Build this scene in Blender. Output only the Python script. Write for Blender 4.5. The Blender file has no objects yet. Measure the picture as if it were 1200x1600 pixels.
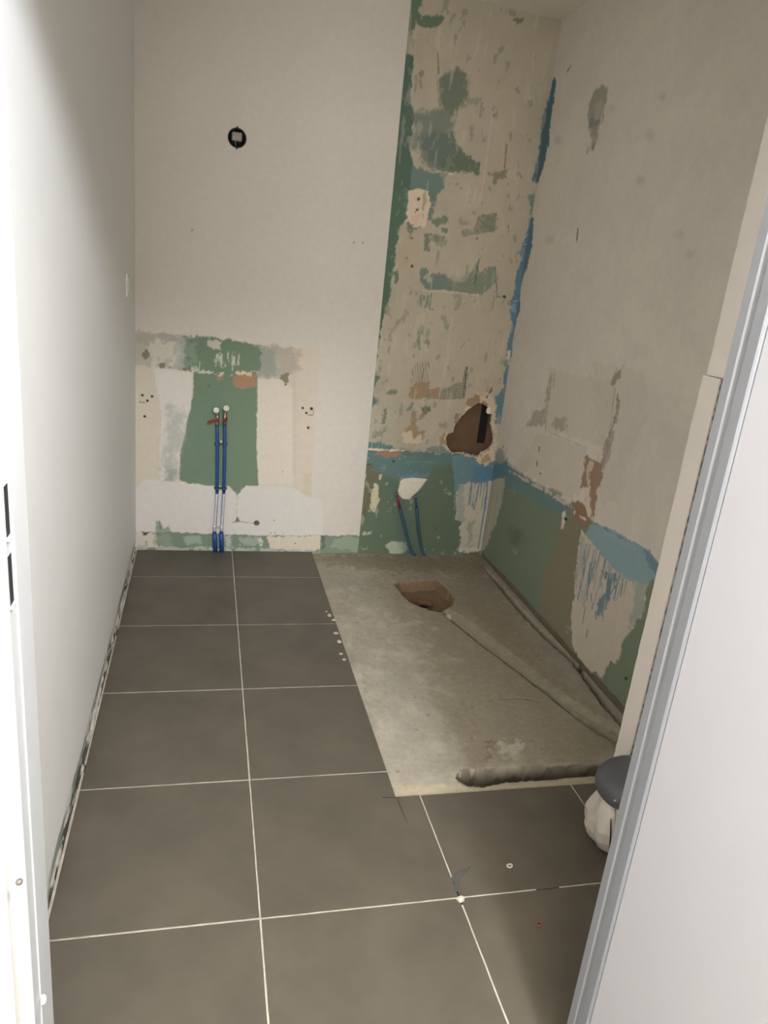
import bpy, bmesh, math, random
import numpy as np
from mathutils import Matrix, Vector

# ------------------------------------------------------------------ camera, light, exposure
SC = bpy.context.scene
COL = SC.collection
F_PX = 1154.8
YAW, PITCH, ROLL = -0.25389, 1.25577, 0.10586
CAM = np.array([-0.1422, -1.2297, 1.3377])
def rot(a, b, c):
    ca, sa, cb, sb, cc, sc_ = math.cos(a), math.sin(a), math.cos(b), math.sin(b), math.cos(c), math.sin(c)
    return (np.array([[ca, -sa, 0], [sa, ca, 0], [0, 0, 1.]]) @ np.array([[1, 0, 0], [0, cb, -sb], [0, sb, cb]])
            @ np.array([[cc, -sc_, 0], [sc_, cc, 0], [0, 0, 1.]]))
RM = rot(YAW, PITCH, ROLL)
cd = bpy.data.cameras.new('camera')
cd.sensor_fit = 'HORIZONTAL'; cd.sensor_width = 36.0; cd.lens = F_PX / 1200 * 36.0
cd.clip_start = 0.02
co = bpy.data.objects.new('camera', cd); COL.objects.link(co)
m4 = Matrix([list(RM[i]) + [CAM[i]] for i in range(3)] + [[0, 0, 0, 1]])
co.matrix_world = m4
SC.camera = co

W = bpy.data.worlds.new('world'); SC.world = W; W.use_nodes = True
W.node_tree.nodes['Background'].inputs[0].default_value = (0.8, 0.85, 1, 1)
W.node_tree.nodes['Background'].inputs[1].default_value = 0.05

LAMP = (0.45, -1.05, 2.233)
ld = bpy.data.lights.new('hall_lamp', 'POINT'); ld.energy = 50; ld.color = (0.94, 0.97, 1.04); ld.shadow_soft_size = 0.06
lo = bpy.data.objects.new('hall_lamp', ld); lo.location = LAMP; COL.objects.link(lo)
# added area fill at the far end of the hall, lifts the ambient light
WX0, WX1, WZ0, WZ1, WY = -0.90, 0.15, 0.85, 2.10, -2.70
wl = bpy.data.lights.new('hall_fill', 'AREA'); wl.shape = 'RECTANGLE'; wl.size = WX1 - WX0; wl.size_y = WZ1 - WZ0
wl.energy = 27; wl.color = (0.985, 0.965, 0.97)
wo = bpy.data.objects.new('hall_fill', wl); wo.location = ((WX0 + WX1) / 2, WY + .03, (WZ0 + WZ1) / 2); wo.rotation_euler = (math.radians(90), 0, 0); COL.objects.link(wo)
vs = SC.view_settings
vs.view_transform = 'Standard'; vs.look = 'None'; vs.gamma = 1.0; vs.use_curve_mapping = False
vs.exposure = 1.3

# ------------------------------------------------------------------ dimensions (metres)
XL, XR, YB = -0.439, 1.262, 2.113
XN = 0.614                 # edge of the white paint, start of the shower corner
CEIL = 2.40
S = 0.45                   # floor tile
CX, CY = 0.382, 0.345      # corner of the bare screed
YD0, YD1 = -0.40, -0.52    # door wall: room face, hall face
JL, JR = -0.328, 0.500     # clear opening
DOORH = 2.003
rng = random.Random(7)

# ------------------------------------------------------------------ small helpers
def srgb(c):
    c = np.asarray(c, float) / 255.0
    return np.where(c <= .04045, c / 12.92, ((c + .055) / 1.055) ** 2.4)
def project(P):
    q = (P - CAM) @ RM
    z = np.maximum(-q[:, 2], 1e-3)
    return 600 + F_PX * q[:, 0] / z, 800 - F_PX * q[:, 1] / z
def on_plane(u, v, ax, val):
    d = RM @ np.array([(u - 600) / F_PX, -(v - 800) / F_PX, -1.0])
    return CAM + d * (val - CAM[ax]) / d[ax]
def bwall(u, v, off=0.0): return on_plane(u, v, 1, YB - off)
def flr(u, v, z=0.0): return on_plane(u, v, 2, z)

def tag(o, label=None, cat=None, group=None, kind=None):
    if label: o['label'] = label
    if cat: o['category'] = cat
    if group: o['group'] = group
    if kind: o['kind'] = kind
    return o
def link(name, me, mat=None, parent=None):
    o = bpy.data.objects.new(name, me); COL.objects.link(o)
    if mat is not None and me is not None and len(me.materials) == 0: me.materials.append(mat)
    if parent is not None: o.parent = parent
    return o
def empty(name, loc, label, cat, group=None):
    o = bpy.data.objects.new(name, None); COL.objects.link(o); o.location = loc
    o.empty_display_size = .05
    return tag(o, label, cat, group)
def obj(name, bm, mat, parent=None, smooth=False):
    me = bpy.data.meshes.new(name)
    bmesh.ops.recalc_face_normals(bm, faces=bm.faces)
    if smooth:
        for f in bm.faces: f.smooth = True
    bm.to_mesh(me); bm.free()
    o = link(name, me, mat, parent)
    if parent is not None and parent.type == 'EMPTY': o.matrix_parent_inverse = Matrix.Translation(-Vector(parent.location))
    return o
def box(bm, lo, hi, bev=0.0):
    v = [bm.verts.new((x, y, z)) for x in (lo[0], hi[0]) for y in (lo[1], hi[1]) for z in (lo[2], hi[2])]
    fs = [bm.faces.new([v[i] for i in q]) for q in ((0, 1, 3, 2), (4, 6, 7, 5), (0, 4, 5, 1), (2, 3, 7, 6), (0, 2, 6, 4), (1, 5, 7, 3))]
    if bev:
        es = list({e for f in fs for e in f.edges})
        bmesh.ops.bevel(bm, geom=es, offset=bev, segments=2, affect='EDGES', profile=.6)
    return bm
def box_bm(lo, hi, bev=0.0): return box(bmesh.new(), lo, hi, bev)
def tube(bm, pts, rad, n=16, cap=True):
    pts = [Vector(p) for p in pts]; rings = []
    if not hasattr(rad, '__len__'): rad = [rad] * len(pts)
    for i, p in enumerate(pts):
        t = (pts[min(i + 1, len(pts) - 1)] - pts[max(i - 1, 0)]).normalized()
        a = Vector((1, 0, 0)) if abs(t.x) < .8 else Vector((0, 1, 0))
        u = t.cross(a).normalized(); w = t.cross(u)
        rings.append([bm.verts.new(p + rad[i] * (math.cos(k * 2 * math.pi / n) * u + math.sin(k * 2 * math.pi / n) * w)) for k in range(n)])
    for a, b in zip(rings, rings[1:]):
        for k in range(n): bm.faces.new((a[k], a[(k + 1) % n], b[(k + 1) % n], b[k]))
    if cap:
        bm.faces.new(rings[0]); bm.faces.new(rings[-1])
    return bm
def lathe_y(bm, c, prof, n=24):
    """profile of (radius, distance out of the wall) about an axis along -Y at c"""
    rings = []
    for r, d in prof:
        if r < 1e-6: rings.append([bm.verts.new((c[0], c[1] - d, c[2]))])
        else: rings.append([bm.verts.new((c[0] + r * math.cos(k * 2 * math.pi / n), c[1] - d, c[2] + r * math.sin(k * 2 * math.pi / n))) for k in range(n)])
    for a, b in zip(rings, rings[1:]):
        if len(a) == 1 and len(b) == 1: continue
        for k in range(n):
            k2 = (k + 1) % n
            if len(a) == 1: bm.faces.new((a[0], b[k], b[k2]))
            elif len(b) == 1: bm.faces.new((a[k], a[k2], b[0]))
            else: bm.faces.new((a[k], a[k2], b[k2], b[k]))
    return bm

# noise ------------------------------------------------------------
_tab = np.random.RandomState(11).rand(512, 512).astype(np.float32)
def vnoise(x, y):
    xi = np.floor(x).astype(int); yi = np.floor(y).astype(int)
    fx = x - xi; fy = y - yi
    fx = fx * fx * (3 - 2 * fx); fy = fy * fy * (3 - 2 * fy)
    a = _tab[xi & 511, yi & 511]; b = _tab[(xi + 1) & 511, yi & 511]
    c = _tab[xi & 511, (yi + 1) & 511]; d = _tab[(xi + 1) & 511, (yi + 1) & 511]
    return (a * (1 - fx) + b * fx) * (1 - fy) + (c * (1 - fx) + d * fx) * fy
def fbm(x, y, octv=4, seed=0):
    s = 0; amp = .5; tot = 0
    for i in range(octv):
        s = s + amp * vnoise(x * 2 ** i + 17.3 * (i + seed), y * 2 ** i + 31.7 * (i + 2 * seed)); tot += amp; amp *= .5
    return s / tot          # 0..1, mean .5
def sdf(pu, pv, poly):
    n = len(poly); d = np.full(pu.shape, 1e9); ins = np.zeros(pu.shape, bool)
    for i in range(n):
        ax, ay = poly[i]; bx, by = poly[(i + 1) % n]
        ex, ey = bx - ax, by - ay
        wx, wy = pu - ax, pv - ay
        t = np.clip((wx * ex + wy * ey) / (ex * ex + ey * ey + 1e-12), 0, 1)
        d = np.minimum(d, (wx - ex * t) ** 2 + (wy - ey * t) ** 2)
        if ay != by:
            ins ^= ((ay > pv) != (by > pv)) & (pu < (bx - ax) * (pv - ay) / (by - ay) + ax)
    d = np.sqrt(d)
    return np.where(ins, -d, d)
def dist_line(pu, pv, pts):
    d = np.full(pu.shape, 1e9)
    for (ax, ay), (bx, by) in zip(pts, pts[1:]):
        ex, ey = bx - ax, by - ay
        t = np.clip(((pu - ax) * ex + (pv - ay) * ey) / (ex * ex + ey * ey + 1e-12), 0, 1)
        d = np.minimum(d, (pu - ax - ex * t) ** 2 + (pv - ay - ey * t) ** 2)
    return np.sqrt(d)

class Surface:
    """A wall or slab as a fine relief: colour of its layers and their thickness at every vertex.
    s,t are metres along the surface; u,v is where the photograph shows that point of the surface."""
    def __init__(self, ss, ts, base, place):
        self.ns, self.nt = len(ss), len(ts)
        s, t = np.meshgrid(ss, ts, indexing='ij')
        self.s, self.t = s.ravel(), t.ravel()
        self.place = place
        self.u, self.v = project(place(self.s, self.t, np.zeros_like(self.s)))
        self.c = np.tile(srgb(base), (self.s.size, 1))
        self.h = np.zeros(self.s.size)
        self.cut = np.zeros(self.s.size, bool)
        self.k = 0
    def near(self, pts, pad):
        us = [p[0] for p in pts]; vs_ = [p[1] for p in pts]
        return np.nonzero((self.u > min(us) - pad) & (self.u < max(us) + pad) & (self.v > min(vs_) - pad) & (self.v < max(vs_) + pad))[0]
    def blend(self, i, m, col, h=None):
        if col is not None: self.c[i] = self.c[i] * (1 - m[:, None]) + srgb(col) * m[:, None]
        if h is not None: self.h[i] = self.h[i] * (1 - m) + h * m
    def poly(self, pts, col, rag=1.5, soft=.8, a=1.0, h=None, nf=45., patchy=0., pf=30., streak=0., sf=(160., 14.)):
        """rag: raggedness of the outline (px); patchy/streak: how much of it is worn through"""
        self.k += 1
        i = self.near(pts, 12 + soft)
        if not len(i): return
        s, t = self.s[i], self.t[i]
        d = sdf(self.u[i], self.v[i], pts)
        d = d + rag * (4.2 * (fbm(s * nf, t * nf, 4, self.k) - .5) + 2.6 * (fbm(s * nf * 3.1, t * nf * 2.2, 3, self.k + 9) - .5))
        m = np.clip(.5 - d / soft, 0, 1) * a
        if patchy: m = m * np.clip((fbm(s * pf, t * pf, 4, self.k + 3) - .5 + .35 * (1 - patchy) ) / .06 + .5, 0, 1)
        if streak: m = m * np.clip((fbm(s * sf[0], t * sf[1], 3, self.k + 5) - .5 + .3 * (1 - streak)) / .08 + .5, 0, 1)
        self.blend(i, m, col, h)
    def line(self, pts, w, col, a=1.0, h=None, rag=.5):
        self.k += 1
        i = self.near(pts, 6 + w)
        if not len(i): return
        d = dist_line(self.u[i], self.v[i], pts) + rag * 2 * (fbm(self.s[i] * 120, self.t[i] * 120, 2, self.k) - .5)
        self.blend(i, np.clip((w * .5 - d) / .7 + .5, 0, 1) * a, col, h)
    def spot(self, u, v, r, col, a=1.0, h=None, soft=.8):
        self.poly([(u + r * math.cos(q * .785), v + r * math.sin(q * .785)) for q in range(8)], col, .4 * min(r, 2), soft, a, h)
    def comb(self, pts, col, period=.011, duty=.45, slant=0., a=1.0):
        """notched trowel marks"""
        self.k += 1
        i = self.near(pts, 4)
        d = sdf(self.u[i], self.v[i], pts) + 5 * (fbm(self.s[i] * 60, self.t[i] * 40, 3, self.k) - .5)
        ph = (self.s[i] + slant * self.t[i]) / period + .8 * (fbm(self.s[i] * 30, self.t[i] * 6, 2, self.k) - .5)
        st = np.abs(ph - np.floor(ph) - .5) * 2
        m = np.clip(.5 - d / 1.0, 0, 1) * np.clip((duty - st + .5 * (fbm(self.s[i] * 50, self.t[i] * 25, 3, self.k + 1) - .5)) / .25 + .5, 0, 1) * a
        self.blend(i, m, col, None)
        self.h[i] -= .0008 * m
    def mottle(self, amp, f, seed=0, warm=0.):
        n = fbm(self.s * f, self.t * f, 5, seed + 20) - .5
        self.c *= np.clip(1 + amp * 2 * n[:, None] * np.array([1, 1 - warm * .3, 1 - warm]), .3, 1.6)
    def hole(self, pts, rag=1.0, nf=60):
        self.k += 1
        i = self.near(pts, 6)
        d = sdf(self.u[i], self.v[i], pts) + rag * 2.4 * (fbm(self.s[i] * nf, self.t[i] * nf, 3, self.k) - .5)
        self.cut[i[d < 0]] = True
    def build(self, name, mat, parent=None):
        P = self.place(self.s, self.t, self.h)
        ns, nt = self.ns, self.nt
        a = (np.arange(ns - 1)[:, None] * nt + np.arange(nt - 1)[None, :]).ravel()
        q = np.stack([a, a + nt, a + nt + 1, a + 1], 1)
        if self.cut.any(): q = q[self.cut[q].sum(1) < 2]
        me = bpy.data.meshes.new(name)
        me.vertices.add(len(P)); me.vertices.foreach_set('co', P.astype(np.float32).ravel())
        me.loops.add(q.size); me.loops.foreach_set('vertex_index', q.astype(np.int32).ravel())
        me.polygons.add(len(q)); me.polygons.foreach_set('loop_start', np.arange(0, q.size, 4, dtype=np.int32))
        me.polygons.foreach_set('loop_total', np.full(len(q), 4, np.int32))
        me.update(calc_edges=True)
        ca = me.color_attributes.new('Col', 'FLOAT_COLOR', 'POINT')
        ca.data.foreach_set('color', np.concatenate([np.clip(self.c, .003, .95), np.ones((len(P), 1))], 1).astype(np.float32).ravel())
        me.polygons.foreach_set('use_smooth', np.ones(len(q), bool))
        return link(name, me, mat, parent)

# ------------------------------------------------------------------ materials
def material(name, col, rough=.6, metal=0., var=0., scale=8., bump=0., bscale=60., spec=.5, attr=False, col2=None, coat=0.):
    m = bpy.data.materials.new(name); m.use_nodes = True
    nt = m.node_tree; b = nt.nodes['Principled BSDF']
    b.inputs['Roughness'].default_value = rough; b.inputs['Metallic'].default_value = metal
    b.inputs['Specular IOR Level'].default_value = spec
    if coat: b.inputs['Coat Weight'].default_value = coat
    tc = nt.nodes.new('ShaderNodeTexCoord')
    geo = nt.nodes.new('ShaderNodeNewGeometry')
    nz = nt.nodes.new('ShaderNodeTexNoise'); nz.inputs['Scale'].default_value = scale; nz.inputs['Detail'].default_value = 6
    nz.inputs['Roughness'].default_value = .6
    nt.links.new(geo.outputs['Position'], nz.inputs['Vector'])
    if attr:
        at = nt.nodes.new('ShaderNodeAttribute'); at.attribute_name = 'Col'
        mx = nt.nodes.new('ShaderNodeMix'); mx.data_type = 'RGBA'; mx.blend_type = 'MULTIPLY'
        mx.inputs['Factor'].default_value = 1.0
        rp = nt.nodes.new('ShaderNodeMapRange'); rp.inputs['To Min'].default_value = 1 - var; rp.inputs['To Max'].default_value = 1 + var
        rp.inputs['From Min'].default_value = .3; rp.inputs['From Max'].default_value = .7
        nt.links.new(nz.outputs['Fac'], rp.inputs['Value'])
        nt.links.new(at.outputs['Color'], mx.inputs['A']); nt.links.new(rp.outputs['Result'], mx.inputs['B'])
        nt.links.new(mx.outputs['Result'], b.inputs['Base Color'])
    else:
        rp = nt.nodes.new('ShaderNodeValToRGB')
        c1 = srgb(col); c2 = srgb(col2) if col2 is not None else c1 * (1 + var)
        if col2 is None: c1 = c1 * (1 - var)
        rp.color_ramp.elements[0].position = .32; rp.color_ramp.elements[1].position = .68
        rp.color_ramp.elements[0].color = (*c1, 1); rp.color_ramp.elements[1].color = (*c2, 1)
        nt.links.new(nz.outputs['Fac'], rp.inputs['Fac']); nt.links.new(rp.outputs['Color'], b.inputs['Base Color'])
    if bump:
        n2 = nt.nodes.new('ShaderNodeTexNoise'); n2.inputs['Scale'].default_value = bscale; n2.inputs['Detail'].default_value = 5
        nt.links.new(geo.outputs['Position'], n2.inputs['Vector'])
        bp = nt.nodes.new('ShaderNodeBump'); bp.inputs['Strength'].default_value = bump; bp.inputs['Distance'].default_value = .002
        nt.links.new(n2.outputs['Fac'], bp.inputs['Height']); nt.links.new(bp.outputs['Normal'], b.inputs['Normal'])
    return m
M = {}
M['wall'] = material('layered_plaster', None, .82, var=.03, scale=35, bump=.2, bscale=130, spec=.3, attr=True)
M['white_wall'] = material('white_emulsion', None, .6, var=.012, scale=9, bump=.12, bscale=220, spec=.35, attr=True)
M['screed'] = material('bare_screed', None, .95, var=.10, scale=60, bump=.8, bscale=150, spec=.15, attr=True)
M['paint'] = material('plain_white_paint', (226, 223, 216), .7, var=.015, scale=5, bump=.1, bscale=200, spec=.3)
M['ceiling'] = material('ceiling_paint', (232, 225, 212), .8, var=.03, scale=4)
M['tile'] = material('taupe_porcelain', (86, 80, 70), .46, col2=(100, 93, 81), scale=5.5, bump=.08, bscale=420, spec=.42)
M['grout'] = material('pale_grout', (168, 160, 146), .95, col2=(206, 198, 182), scale=30, bump=.4, bscale=300)
M['subfloor'] = material('dark_adhesive_bed', (92, 84, 74), .95, var=.15, scale=30, bump=.5)
M['frame'] = material('frame_enamel', (204, 206, 206), .38, var=.01, scale=6, spec=.5)
M['frame_shaded'] = material('shaded_frame_enamel', (124, 126, 129), .45, var=.012, scale=6, spec=.4)  # darker copy of the frame enamel, right jamb's shade put into the colour
M['leaf'] = material('door_leaf_paint', (172, 172, 175), .45, var=.012, scale=3, bump=.05, bscale=90)
M['cream'] = material('cream_plaster_lining', (244, 236, 226), .8, var=.02, scale=7, bump=.15, bscale=120)
M['dark'] = material('recess_shade', (28, 26, 25), .8, var=.1)  # near-black colour stands in for the shade inside holes, slots and folds
M['foam'] = material('grey_gap_filler', (78, 75, 71), .95, col2=(122, 118, 112), scale=90, bump=1., bscale=160)
M['blue'] = material('blue_sheath', (42, 80, 142), .42, var=.05, scale=40, spec=.5)
M['dullblue'] = material('dull_blue_sheath', (58, 90, 106), .6, var=.12, scale=40)  # duller blue than the sheath of the basin pipes
M['pipecoat'] = material('white_pipe_coat', (206, 206, 214), .6, var=.05, scale=60)
M['brass'] = material('dull_brass', (150, 140, 118), .4, metal=.8, var=.1, scale=60)
M['red'] = material('red_lever', (142, 34, 36), .4, var=.06, scale=50)
M['cap'] = material('off_white_cap', (226, 222, 208), .5, var=.03, scale=60)
M['clip'] = material('grey_green_clip', (70, 92, 84), .5, var=.06, scale=60)
M['wclip'] = material('white_clip', (222, 220, 214), .5, var=.03, scale=60)
M['boxgrey'] = material('black_wall_box', (30, 31, 30), .5, var=.08, scale=60)
M['plug'] = material('grey_plug', (172, 164, 152), .6, var=.05, scale=60)
M['anchor'] = material('grey_anchor', (112, 106, 98), .6, var=.08, scale=60)
M['steel'] = material('zinc_steel', (128, 124, 116), .45, metal=.6, var=.08, scale=80)
M['cavity'] = material('brown_board_back', (118, 92, 68), .9, var=.1, scale=14, bump=.2)
M['clay'] = material('orange_clay_pipe', (122, 90, 66), .8, var=.1, scale=40, bump=.3)
M['bag'] = material('white_plastic_film', (204, 196, 186), .38, var=.03, scale=14, spec=.5)
M['bagcream'] = material('cream_plastic_film', (224, 216, 178), .4, var=.03, scale=14)
M['sack'] = material('dark_grey_plastic', (88, 90, 95), .42, var=.06, scale=10, spec=.5)
M['crumb'] = material('mortar_crumb', (196, 188, 172), .95, var=.1, scale=80, bump=.5)
M['pink'] = material('pink_anchor', (128, 84, 78), .6, var=.05)
M['smear'] = material('grey_mortar_smear', (80, 78, 71), .9, var=.15, scale=60)
M['foamblob'] = material('white_foam_filler', (232, 224, 206), .85, var=.04, scale=50, bump=.6, bscale=90)
M['switch'] = material('white_switch_plastic', (232, 226, 214), .4, var=.01)
M['bulb'] = material('frosted_bulb', (250, 240, 220), .4)

# colours of the layers
WHITE = (222, 215, 203); CREAM = (188, 178, 156); GREEN = (124, 145, 120); DGREEN = (100, 122, 100)
BLUE = (98, 146, 172); TEAL = (100, 134, 134); TERRA = (182, 142, 114); KRAFT = (168, 142, 114); GREY = (196, 193, 180)
def K(ox, oy, sc, pts): return [(ox + x / sc, oy + y / sc) for x, y in pts]

# ------------------------------------------------------------------ wall_back
xs = np.unique(np.concatenate([np.arange(XL, XN - .0015, .0032), [XN - .0008, XN + .0008], np.arange(XN + .0025, XR, .0030), [XR]]))
zs = np.unique(np.concatenate([np.arange(-.02, 1.02, .0034), np.arange(1.02, CEIL, .0042), [CEIL]]))
B = Surface(xs, zs, WHITE, lambda s, t, h: np.stack([s, YB - h, t], 1))
NI = B.s > XN
B.h[:] = .004
A1 = lambda p: K(200, 500, 3.75, p)
A2 = lambda p: K(540, 560, 3.3333, p)
A3 = lambda p: K(560, 0, 3.3333, p)
A4 = lambda p: K(540, 300, 3.3333, p)
# faint uneven tint of the upper white paint
B.mottle(.012, 5, 1)
# old wash basin area
B.poly(A1([(30, 70), (400, 97), (800, 150), (960, 163), (1132, 162), (1115, 380), (1090, 700), (1072, 1030), (1020, 1025), (960, 965), (300, 960), (100, 930), (30, 1010)]), (222, 211, 192), 1., 1.6, h=.0034)
B.poly(A1([(30, 70), (400, 97), (800, 150), (960, 165), (1000, 300), (880, 345), (755, 335), (750, 305), (560, 315), (380, 300), (340, 300), (230, 280), (30, 268)]), GREY, 2., 1.2, h=.0026)
B.poly(A1([(30, 70), (340, 95), (330, 150), (40, 130)]), (178, 172, 158), 4., 4., .6, patchy=.5)
B.poly(A1([(120, 120), (330, 130), (330, 280), (130, 260)]), (222, 214, 198), 5., 3., .8, patchy=.7)
B.poly(A1([(760, 150), (870, 160), (880, 330), (755, 335)]), (158, 166, 150), 5., 7., .75)
B.poly(A1([(860, 160), (1000, 170), (1010, 290), (890, 330)]), (196, 180, 160), 4., 3., .6, patchy=.4)
B.poly(A1([(335, 100), (400, 97), (600, 120), (775, 150), (772, 300), (750, 308), (560, 318), (385, 300), (345, 290), (330, 200)]), GREEN, 3., 3., h=.0016)
B.poly(A1([(280, 120), (400, 130), (400, 290), (290, 280)]), (160, 174, 156), 6., 8., .5, patchy=.3)
B.poly(A1([(470, 115), (550, 125), (545, 180), (500, 170), (460, 150)]), (205, 203, 190), 2., 1., h=.0026)
B.poly(A1([(510, 200), (650, 205), (660, 260), (520, 265)]), (206, 206, 192), 4., 1., streak=1.1, sf=(110, 22))
B.line(A1([(610, 205), (612, 300)]), 1.1, (226, 222, 208), h=.002)
B.poly(A1([(370, 250), (420, 235), (425, 310), (375, 310)]), (206, 206, 192), 4., 1., streak=1.1, sf=(110, 22))
# central bare green board
B.poly(A1([(385, 300), (750, 305), (760, 345), (752, 720), (764, 972), (690, 972), (655, 1015), (640, 1032), (632, 1010), (590, 978), (500, 972), (440, 965), (300, 945), (300, 900), (310, 760), (335, 690), (345, 600), (362, 540), (372, 500), (381, 420)]), GREEN, .9, .8, h=.0010, nf=30)
B.poly(A1([(390, 400), (560, 380), (560, 900), (400, 900)]), (116, 142, 118), 4., 14., .5)
B.poly(A1([(615, 325), (745, 318), (752, 390), (690, 405), (630, 395), (610, 350)]), TERRA, 1.5, 2.2, .95)
B.poly(A1([(510, 312), (555, 318), (558, 350), (530, 352)]), (176, 140, 114), 2., 2., .8)
B.poly(A1([(628, 305), (735, 305), (730, 324), (640, 326)]), (232, 208, 172), 1.8, .8, h=.0026)
B.poly(A1([(385, 292), (620, 312), (600, 325), (390, 308)]), (206, 206, 190), 2.6, .8, patchy=.9, pf=70, h=.0024)
B.spot(*A1([(475, 385)])[0], 2.6, (104, 122, 100))
# skimmed fields left and right of it
B.poly(A1([(150, 280), (378, 300), (380, 420), (370, 500), (352, 550), (338, 620), (328, 690), (306, 750), (297, 945), (190, 945), (180, 800), (200, 650), (180, 450)]), (230, 224, 213), 1.2, 2., h=.0040, nf=30)
B.poly(A1([(240, 500), (345, 560), (325, 690), (290, 760), (276, 930), (220, 945), (200, 860), (240, 650)]), (184, 190, 176), 6., 14., .75)
B.poly(A1([(225, 870), (275, 870), (275, 940), (225, 940)]), (150, 162, 146), 3., 7., .7)
B.poly(A1([(764, 345), (880, 350), (965, 400), (965, 960), (766, 965), (757, 720)]), (229, 220, 202), 1., 2.2, h=.0036, nf=25)
B.line(A1([(970, 300), (975, 900)]), 6, (214, 202, 178), .4)
B.poly(A1([(1030, 900), (1078, 900), (1066, 1030), (1030, 1025)]), (214, 204, 176), 2, 3, .7)
# white skim below
B.poly(A1([(36, 1010), (100, 935), (300, 948), (440, 968), (510, 980), (590, 985), (634, 1030), (640, 1020), (690, 975), (880, 970), (960, 985), (1030, 1022), (1075, 1045), (1140, 1060), (1140, 1262), (700, 1262), (560, 1250), (36, 1245)]), (226, 221, 212), 1., 1.4, h=.0042, nf=30)
B.line(A1([(640, 1025), (634, 1150)]), 1.1, (186, 184, 172), .8, h=.002)
B.line(A1([(610, 1185), (660, 1180), (735, 1192)]), 1.0, (140, 142, 128), .9, h=.002)
B.poly(A1([(625, 1182), (640, 1150), (657, 1182)]), (116, 132, 112), .4, .6, h=.001)
for q in ((855, 1172, 1.2), (835, 1247, 1.), (862, 1247, 1.2), (910, 1250, .9), (905, 888, 1.2)): B.spot(*A1([q[:2]])[0], q[2], (150, 146, 134))
# strip at the foot of the wall where the skirting was
B.poly([(206, 832), (283, 832), (340, 835), (420, 837), (562, 837), (640, 838), (640, 890), (206, 880)], (132, 150, 128), 1., .7, h=.0008)
B.poly(A1([(160, 1180), (190, 1170), (208, 1222), (240, 1205), (258, 1248), (165, 1248)]), (150, 166, 144), 1., 2., .9)
B.line(A1([(186, 1180), (190, 1222)]), 1.2, (92, 104, 88))
B.poly(A1([(30, 1246), (162, 1250), (170, 1332), (30, 1336)]), (222, 214, 198), 1.5, 1.2, h=.0024)
B.poly(A1([(80, 1240), (122, 1240), (104, 1262), (115, 1330), (108, 1330), (100, 1275)]), (92, 96, 84), 1, .6)
B.poly(A1([(150, 1250), (260, 1255), (250, 1332), (160, 1330)]), (158, 172, 152), 4, 6, .7)
B.poly(A1([(315, 1262), (425, 1258), (430, 1310), (330, 1316)]), (172, 186, 168), 2, 2.4, .85)
B.poly(A1([(660, 1280), (770, 1272), (790, 1312), (668, 1314)]), (176, 186, 170), 2.5, 2.4, .85)
B.poly(A1([(735, 1270), (790, 1262), (790, 1320), (765, 1310)]), (220, 220, 206), 3, .8, .9, patchy=.9, pf=90)
B.poly(A1([(566, 1250), (606, 1262), (606, 1330), (570, 1330)]), (190, 196, 180), 3, 1, .9, patchy=.5)
B.poly(A1([(815, 1268), (1130, 1260), (1137, 1330), (1080, 1355), (836, 1340)]), (224, 214, 194), 1.5, 1., h=.0024)
B.spot(*A1([(978, 1308)])[0], 1.2, (120, 116, 100))
B.poly(A1([(1130, 1265), (1160, 1265), (1155, 1350), (1128, 1345)]), (96, 106, 92), 2, 2, .8)
B.poly(A2([(-60, 940), (-10, 925), (80, 930), (90, 975), (60, 1000), (-40, 1000), (-90, 985)]), (158, 174, 150), 2, 1.5, .9)
B.poly([(206, 852), (320, 855), (500, 858), (500, 864), (206, 862)], (196, 198, 184), 1.5, .8, .9, patchy=.8, pf=60)
B.line(A1([(478, 1340), (600, 1355)]), 2.2, (226, 222, 206))
# torn bits
for q in ([(85, 190), (112, 165), (126, 210), (110, 236), (88, 215)], [(178, 255), (215, 250), (212, 276), (180, 276)], [(878, 340), (925, 298), (958, 335), (925, 372)], [(285, 280), (345, 285), (370, 300), (330, 298)]):
    B.poly(A1(q), (146, 136, 112), 2.2, .7, h=.001)
B.spot(*A1([(245, 278)])[0], 1.6, (140, 130, 108))
# pencil corner marks next to the plug holes
B.line(A1([(68, 442), (68, 482), (100, 482)]), .9, (84, 80, 74), .9)
B.line(A1([(1085, 520), (1085, 556), (1050, 556)]), .9, (84, 80, 74), .9)
for q in ((553, 379), (566, 379), (470, 555), (300, 360)): B.spot(*q, 1.5, (150, 132, 112), .7)

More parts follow.
